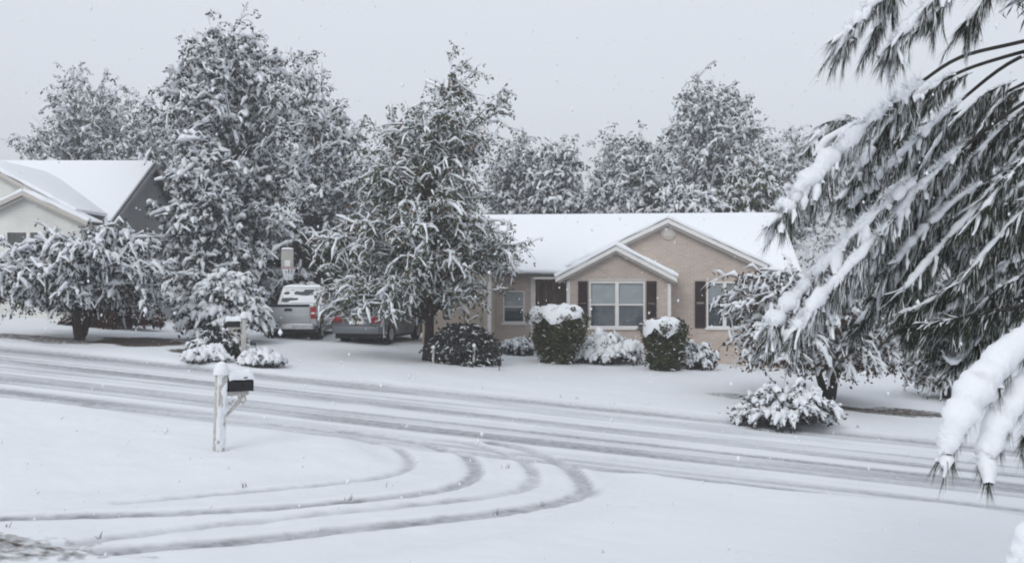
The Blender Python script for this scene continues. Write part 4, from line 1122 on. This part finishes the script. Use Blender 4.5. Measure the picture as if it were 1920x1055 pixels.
# ------------------------------------------------------------------ the near pine
def pine():
    rng = np.random.default_rng(77)
    root = (6.6, 7.2)
    e = empty('pine_tree', (root[0], root[1], zg(*root))); tag(e, 'near pine whose snow laden boughs droop into the right of the picture', 'tree')
    b0 = np.array([root[0], root[1], zg(*root)])
    tz = np.linspace(-.2, 9, 12)
    tr = np.stack([.05*np.sin(tz), .04*np.cos(tz*1.3), tz], -1)[None]
    put('trunk', [tubes(tr, np.linspace(.24, .07, 12)[None], 14)], M['bark'], e, True, False)
    def w3(px, py, d): v = P(px, py, d); return np.array([v.x, v.y, v.z])-b0
    # boughs traced as space curves: (px, py, distance); snow radius in m
    canopy = []
    # (points, snow radius, share of needles crusted, where snow and needles begin)
    B = [
     ([(1990,62,6.6),(1900,82,6.3),(1800,108,6.0),(1720,160,5.8),(1650,215,5.6),(1575,285,5.5),(1505,355,5.4),(1465,405,5.3)], .062, .30, .42),
     ([(1990,80,6.7),(1890,105,6.4),(1790,140,6.2),(1700,200,6.1),(1650,260,6.0),(1610,320,5.9)], .036, .25, .4),
     ([(1990,75,6.5),(1890,120,6.4),(1800,190,6.4),(1710,270,6.3),(1640,340,6.2),(1600,385,6.1)], .042, .25, .4),
     ([(1990,150,6.7),(1880,220,6.4),(1780,300,6.2),(1690,390,6.0),(1620,470,5.9),(1570,535,5.8),(1530,580,5.7)], .046, .25, .3),
     ([(1780,300,6.2),(1690,360,6.0),(1610,430,5.8),(1540,505,5.7),(1480,570,5.6),(1440,615,5.5)], .056, .30, .15),
     ([(1690,390,6.0),(1620,470,5.7),(1555,540,5.6),(1505,600,5.5),(1490,620,5.5)], .050, .30, .1),
     ([(1990,250,6.8),(1900,310,6.6),(1820,400,6.4),(1740,490,6.2),(1690,550,6.1)], .028, .14, .2),
     ([(2000,380,6.6),(1910,430,6.4),(1820,510,6.2),(1750,560,6.1),(1690,590,6.0)], .016, .10, .1),
     ([(2000,560,6.4),(1910,575,6.2),(1820,592,6.1),(1750,605,6.0),(1700,615,5.9)], .010, .06, .1),
     ([(2000,480,6.6),(1920,515,6.4),(1850,560,6.3),(1800,610,6.2)], .016, .10, .1),
     ([(1760,-120,5.2),(1700,-60,5.1),(1640,5,5.0),(1602,50,5.0),(1588,72,5.0)], .050, .3, .1),
     ([(1690,-60,5.1),(1665,0,5.2),(1650,35,5.2),(1640,55,5.2)], .026, .2, .1),
     ([(1850,-120,5.3),(1790,-50,5.2),(1730,20,5.1),(1685,70,5.1),(1675,85,5.1)], .044, .3, .1),
     ([(1790,-50,5.2),(1765,10,5.2),(1740,45,5.2)], .026, .2, .1),
     ([(1960,-150,5.6),(1890,-60,5.5),(1840,5,5.4),(1815,40,5.4)], .022, .15, .1),
     ([(1990,120,7.6),(1850,190,7.5),(1700,240,7.3),(1590,225,7.2),(1545,245,7.2),(1520,275,7.1)], .028, .3, .5),
     ([(1990,200,7.4),(1860,240,7.3),(1740,330,7.2),(1660,420,7.0)], .034, .2, .3),
     ([(1990,300,7.2),(1880,350,7.1),(1770,450,7.0),(1710,520,6.9)], .024, .12, .2),
     ([(1990,420,7.2),(1880,460,7.1),(1790,530,7.0),(1730,575,6.9)], .014, .08, .1),
     ([(1650,215,5.6),(1600,235,5.7),(1550,270,5.8),(1525,305,5.8)], .030, .3, .1),
     ([(1575,285,5.5),(1545,335,5.6),(1530,370,5.6)], .026, .2, .1),
     ([(1720,160,5.8),(1665,235,5.9),(1630,280,6.0)], .028, .2, .1),
     ([(1900,310,6.6),(1800,370,6.4),(1715,450,6.3),(1665,510,6.2)], .038, .2, .2),
     ([(1840,250,6.5),(1750,330,6.4),(1680,420,6.3),(1630,490,6.2),(1600,530,6.2)], .040, .25, .1),
     ([(1950,180,7.0),(1840,280,6.9),(1760,390,6.8),(1700,470,6.7)], .03, .15, .1),
     ([(1990,330,6.3),(1920,390,6.2),(1850,470,6.1),(1800,530,6.0)], .018, .1, .1),
     ([(1990,230,6.2),(1930,290,6.1),(1870,360,6.0),(1830,410,6.0)], .022, .1, .1),
     # the nearest, thickly plastered boughs
     ([(2010,560,3.6),(1940,625,3.5),(1880,680,3.4),(1832,740,3.35),(1795,798,3.3),(1777,848,3.3)], .066, .3, 0),
     ([(2010,645,3.6),(1955,700,3.5),(1908,750,3.4),(1868,812,3.35),(1846,866,3.3)], .058, .3, 0),
     ([(2010,720,3.7),(1960,760,3.6),(1935,795,3.55),(1922,820,3.5)], .030, .2, 0),
     ([(2010,930,3.2),(1960,985,3.1),(1925,1030,3.1),(1905,1070,3.1)], .055, .3, 0),
    ]
    for k in range(60):
        x0 = 1700+300*rng.random(); y0 = 130+430*rng.random(); dd_ = 6.6+2.2*rng.random(); ln_ = 90+150*rng.random()
        if y0 < 205-.6*(x0-1700) or x0-ln_ < 1570: continue
        sl = .55+.6*rng.random()
        B.append(([(x0, y0, dd_), (x0-ln_*.35, y0+ln_*.18*sl, dd_-.1), (x0-ln_*.7, y0+ln_*.55*sl, dd_-.2), (x0-ln_, min(y0+ln_*1.05*sl, 610), dd_-.3)], .012+.022*rng.random(), .05+.15*rng.random(), .05))
    for k in range(26):                   # the crown above the picture
        a_ = math.pi*(.55+.9*rng.random()); r_ = 1.6+2.4*rng.random(); h_ = 6.3+2.2*rng.random()
        tipv = np.array([r_*math.cos(a_), r_*math.sin(a_), h_-.3]); mid_ = tipv*np.array([.6, .6, 1])+np.array([0, 0, .35])
        canopy.append(np.array([[0, 0, h_], mid_*.6+np.array([0, 0, h_*.4]), mid_, tipv]))
    for k in range(0):
        x0 = 1990+rng.random()*40; y0 = -60-rng.random()*900; dd_ = 4.2+3.4*rng.random(); ln_ = 260+330*rng.random()
        B.append(([(x0, y0, dd_), (x0-ln_*.35, y0+ln_*.10, dd_-.1), (x0-ln_*.7, y0+ln_*.32, dd_-.2), (x0-ln_, y0+ln_*.75, dd_-.3)], .05, .2, .2))
    B = [b_ for b_ in B if not (b_[0][-1][1] > -170 and b_[0][0][1] < -60 and b_[1:] == (.05, .2, .2))]
    wood, snow, ndl, ndf, ndl4 = [], [], [], [], []
    for c4 in canopy:
        cc_ = catmull(c4, 6)[None]; K_ = cc_.shape[1]
        wood.append(tubes(cc_, np.linspace(.035, .01, K_)[None], 6))
        p_, g_ = along(cc_, .3+.7*rng.random((1, 60)))
        sh_ = grow(p_, unit(.5*g_+.8*rnd_unit(rng, 60)*np.array([1, 1, .3])), .45*(.5+.8*rng.random(60)), 4, .8, rng, .1)
        snow.append(snow_tubes(sh_, .05+.05*rng.random(60), rng, 5, .5, .4))
        q_, _ = along(sh_, rng.random((60, 12)))
        lv, lq = leaf_quads(q_, .16, rng, .6, .1); ndl4.append((lv, lq))
    for bi, (pts, sr, cr, t0) in enumerate(B):
        near_b = pts[0][2] < 4
        ctl = np.array([w3(*q) for q in pts])
        c = catmull(ctl, 5); K = len(c)
        L = np.linalg.norm(np.diff(c, axis=0), axis=1).sum()
        n2 = max(16, int(L/(.02 if near_b else .045)))
        cc = c[None]
        wood.append(tubes(cc, (np.linspace(.014, .006, K) if pts[0][0] >= 1940 or pts[0][1] < 0 else np.interp(np.linspace(0, 1, K), [0, .3, 1], [.002, .008, .005]))[None], 7))
        # snow saddle along the bough
        t = np.linspace(t0, 1, n2)[None]
        cp, tg = along(cc, t); line = cp.reshape(1, n2, 3)
        env = np.clip(np.linspace(.4, 1.4, n2), 0, 1)*np.clip((1-np.linspace(0, 1, n2))*(60 if near_b else 14), .25, 1)
        rr = sr*env*(np.interp(np.linspace(0, 1, n2), [0, .6, .93, 1], [1.1, 1.0, .7, .4])*(.9+.2*vnoise(np.linspace(0, L*5, n2), np.zeros(n2)+bi, 7)) if near_b else (.28+.85*vnoise(np.linspace(0, L*11, n2), np.zeros(n2)+bi, 7)))
        sv, sq = tubes(line, rr[None], 10, .95, .4)
        sv = sv.reshape(n2, 10, 3); ce = sv.mean(1, keepdims=True)
        ii, jj = np.meshgrid(np.arange(n2)*(L/n2), np.arange(10), indexing='ij'); an = jj*2*np.pi/10
        lum = (.82 if near_b else .72)+(.2 if near_b else .55)*vnoise(ii*22+bi*7, np.cos(an)*1.3+np.sin(an)*.9+5, 17)+(.42 if near_b else .35)*(vnoise(ii*60+bi*3, np.cos(an)*3+np.sin(an)*2+9, 19)-.5)
        snow.append(((ce+(sv-ce)*lum[..., None]).reshape(-1, 3), sq))
        # hanging sprays: short shoots carrying needles and a thin load of snow
        ns = int(L*(1-t0)*(40 if near_b else 60))
        p, g = along(cc, (t0+.02+(.98-t0)*rng.random((1, ns))))
        dd = unit(1.0*g+.55*rnd_unit(rng, ns)+np.array([0, 0, -.35]))
        sh = grow(p, dd, (.07 if near_b else .15)*(.35+1.1*rng.random(ns)), 5, .7*rng.random(ns), rng, .13)
        k = rng.random(ns) < (.45 if near_b else .15+cr)
        snow.append(snow_tubes(sh[k], np.clip(sr*(.2+.4*rng.random(k.sum())), .006, .03), rng, 5, .8, .6, .5))
        wood.append(tubes(sh[:, ::4], np.tile(np.linspace(.004, .002, 2), (ns, 1)), 3))
        # snow caught as a fuzz among the upper needles
        nf = int(L*(1-t0)*(900 if near_b else 700)*min(1, sr/.04))
        q, gg = along(cc, t0+(1-t0)*rng.random((1, nf)))
        d = unit(.55*gg+.8*rnd_unit(rng, nf)+np.array([0, 0, .25])); q = q+np.array([0, 0, sr*.4])
        ln = (sr*((.5+.4*rng.random(nf)) if near_b else (.75+.7*rng.random(nf))))[:, None]; s = unit(np.cross(d, rnd_unit(rng, nf)))*(.0035 if near_b else .0045)
        vv = np.stack([q-s, q+s, q+d*ln], 1).reshape(-1, 3); ndf.append((vv, np.arange(len(vv)).reshape(-1, 3)))
        # needles, hanging in brushes from bough and shoots; some are crusted with snow
        for cur, m, tw, ta in ((sh, 50 if near_b else 54, .34, 0), (cc, int(L*(1-t0)*(2400 if near_b else 900)), .6 if near_b else .34, t0)):
            q, gg = along(cur, ta+(1-ta)*rng.random((len(cur), m)))
            n = len(q)
            d = unit(1.0*gg+tw*rnd_unit(rng, n)+np.array([0, 0, -.7])*rng.random((n, 1)))
            ln = (.05+.07*rng.random(n))[:, None]*(.8 if near_b else 1)
            fz = rng.random(n) < cr*.8
            s = unit(np.cross(d, rnd_unit(rng, n)))*(np.where(fz, .0026, .0016)*(.6 if near_b else 1))[:, None]
            end = q+d*ln; end[:, 2] -= .018
            v = np.stack([q-s, q+s, end], 1)
            for sel, lst in ((~fz, ndl), (fz, ndf)):
                vv = v[sel].reshape(-1, 3); lst.append((vv, np.arange(len(vv)).reshape(-1, 3)))
    put('branches', wood, M['bark'], e, True)
    put('upper_foliage', ndl4, M['needle'], e)
    v, f = join(ndl)
    o = link('needles', np_mesh('needles', v, f), M['needle'], e); o['kind'] = 'stuff'
    v, f = join(ndf)
    o = link('crusted_needles', np_mesh('crusted_needles', v, f), M['snow'], e); o['kind'] = 'stuff'
    put('snow', snow, M['snow'], e, True)
    # limbs that tie the boughs to the trunk
    for px, py, d in ((1990,62,6.6),(1990,80,6.7),(1990,75,6.5),(1950,180,7.0),(1990,330,6.3),(1990,230,6.2),(1990,150,6.7),(1990,250,6.8),(2000,380,6.6),(2000,560,6.4),(2000,480,6.6),(1760,-120,5.2),(1850,-120,5.3),(1960,-150,5.6),
                      (1990,120,7.6),(1990,200,7.4),(1990,300,7.2),(1990,420,7.2),(2010,560,3.6),(2010,645,3.6),(2010,720,3.7),(2010,930,3.2)):
        q = w3(px, py, d); z0 = min(8.0, q[2]+.5+.25*np.hypot(q[0], q[1]))
        s = np.array([0, 0, z0-.8]); m = .5*(s+q); m[2] += .35
        c = bez(s[None], m[None], q[None], 8)
        put('limb', [tubes(c, np.linspace(.045, .014, 8)[None], 8)], M['bark'], e, True, False)
    return e
pine()

rng = np.random.default_rng(15)
gt, gw = [], []
for k in range(45):
    t_ = -8+26*rng.random(); w_ = (ROADW+.4+6.0*rng.random()**1.3) if rng.random() < .6 else -.15-.5*rng.random()**2
    x, y = RO+t_*RU+w_*RV; m = rng.integers(2, 6)
    b_ = np.array([x, y, zg(x, y)-.03])[None]+rng.normal(size=(m, 3))*np.array([.03, .03, 0])
    gt.append(grow(b_, np.array([0, 0, 1.0])+rng.normal(size=(m, 3))*.35, 0.04+.05*rng.random(m), 4, .7, rng, .1))
gt = np.concatenate(gt)
gv, gq = tubes(gt, np.tile(np.array([.004, .0035, .0025, .001]), (len(gt), 1)), 3)
o = link('grass_tips', np_mesh('grass_tips', gv, [gq]), M['leaf_brown']); tag(o, 'stray grass blades poking through the lawn snow', 'grass', kind='stuff')

# ------------------------------------------------------------------ falling snow and the air
rng = np.random.default_rng(5)
n = 6000
d = 3+32*rng.random(n)**.8
fp = np.stack([(rng.random(n)-.5)*1.15*d, d, CZ+(rng.random(n)-.47)*.66*d], -1)
keep = fp[:, 2] > np.array([zg(a, b) for a, b in fp[:, :2]])+.1
fp = fp[keep]; n = len(fp)
octa = np.array([[1,0,0],[-1,0,0],[0,1,0],[0,-1,0],[0,0,1.5],[0,0,-1.5]], float)
tri = np.array([[0,2,4],[2,1,4],[1,3,4],[3,0,4],[2,0,5],[1,2,5],[3,1,5],[0,3,5]])
sz = (.0026+.0056*rng.random(n))
v = (fp[:, None]+octa[None]*sz[:, None, None]+rng.normal(size=(n, 6, 3))*.0012).reshape(-1, 3)
f = (tri[None]+6*np.arange(n)[:, None, None]).reshape(-1, 3)
o = link('falling_snow', np_mesh('falling_snow', v, [f]), M['snow']); tag(o, 'snowflakes falling through the air', 'snowfall', kind='stuff')

hm = bpy.data.materials.new('winter_air'); hm.use_nodes = True
hn = hm.node_tree.nodes; hn.clear()
ho = hn.new('ShaderNodeOutputMaterial'); hv = hn.new('ShaderNodeVolumePrincipled')
hv.inputs['Color'].default_value = (.97, .98, 1, 1); hv.inputs['Density'].default_value = .0031
hm.node_tree.links.new(hv.outputs[0], ho.inputs['Volume'])
o = MB().box(-420, 420, -400, 420, -9, 24).build('haze', hm); tag(o, 'thin haze of falling snow', 'haze', kind='stuff')
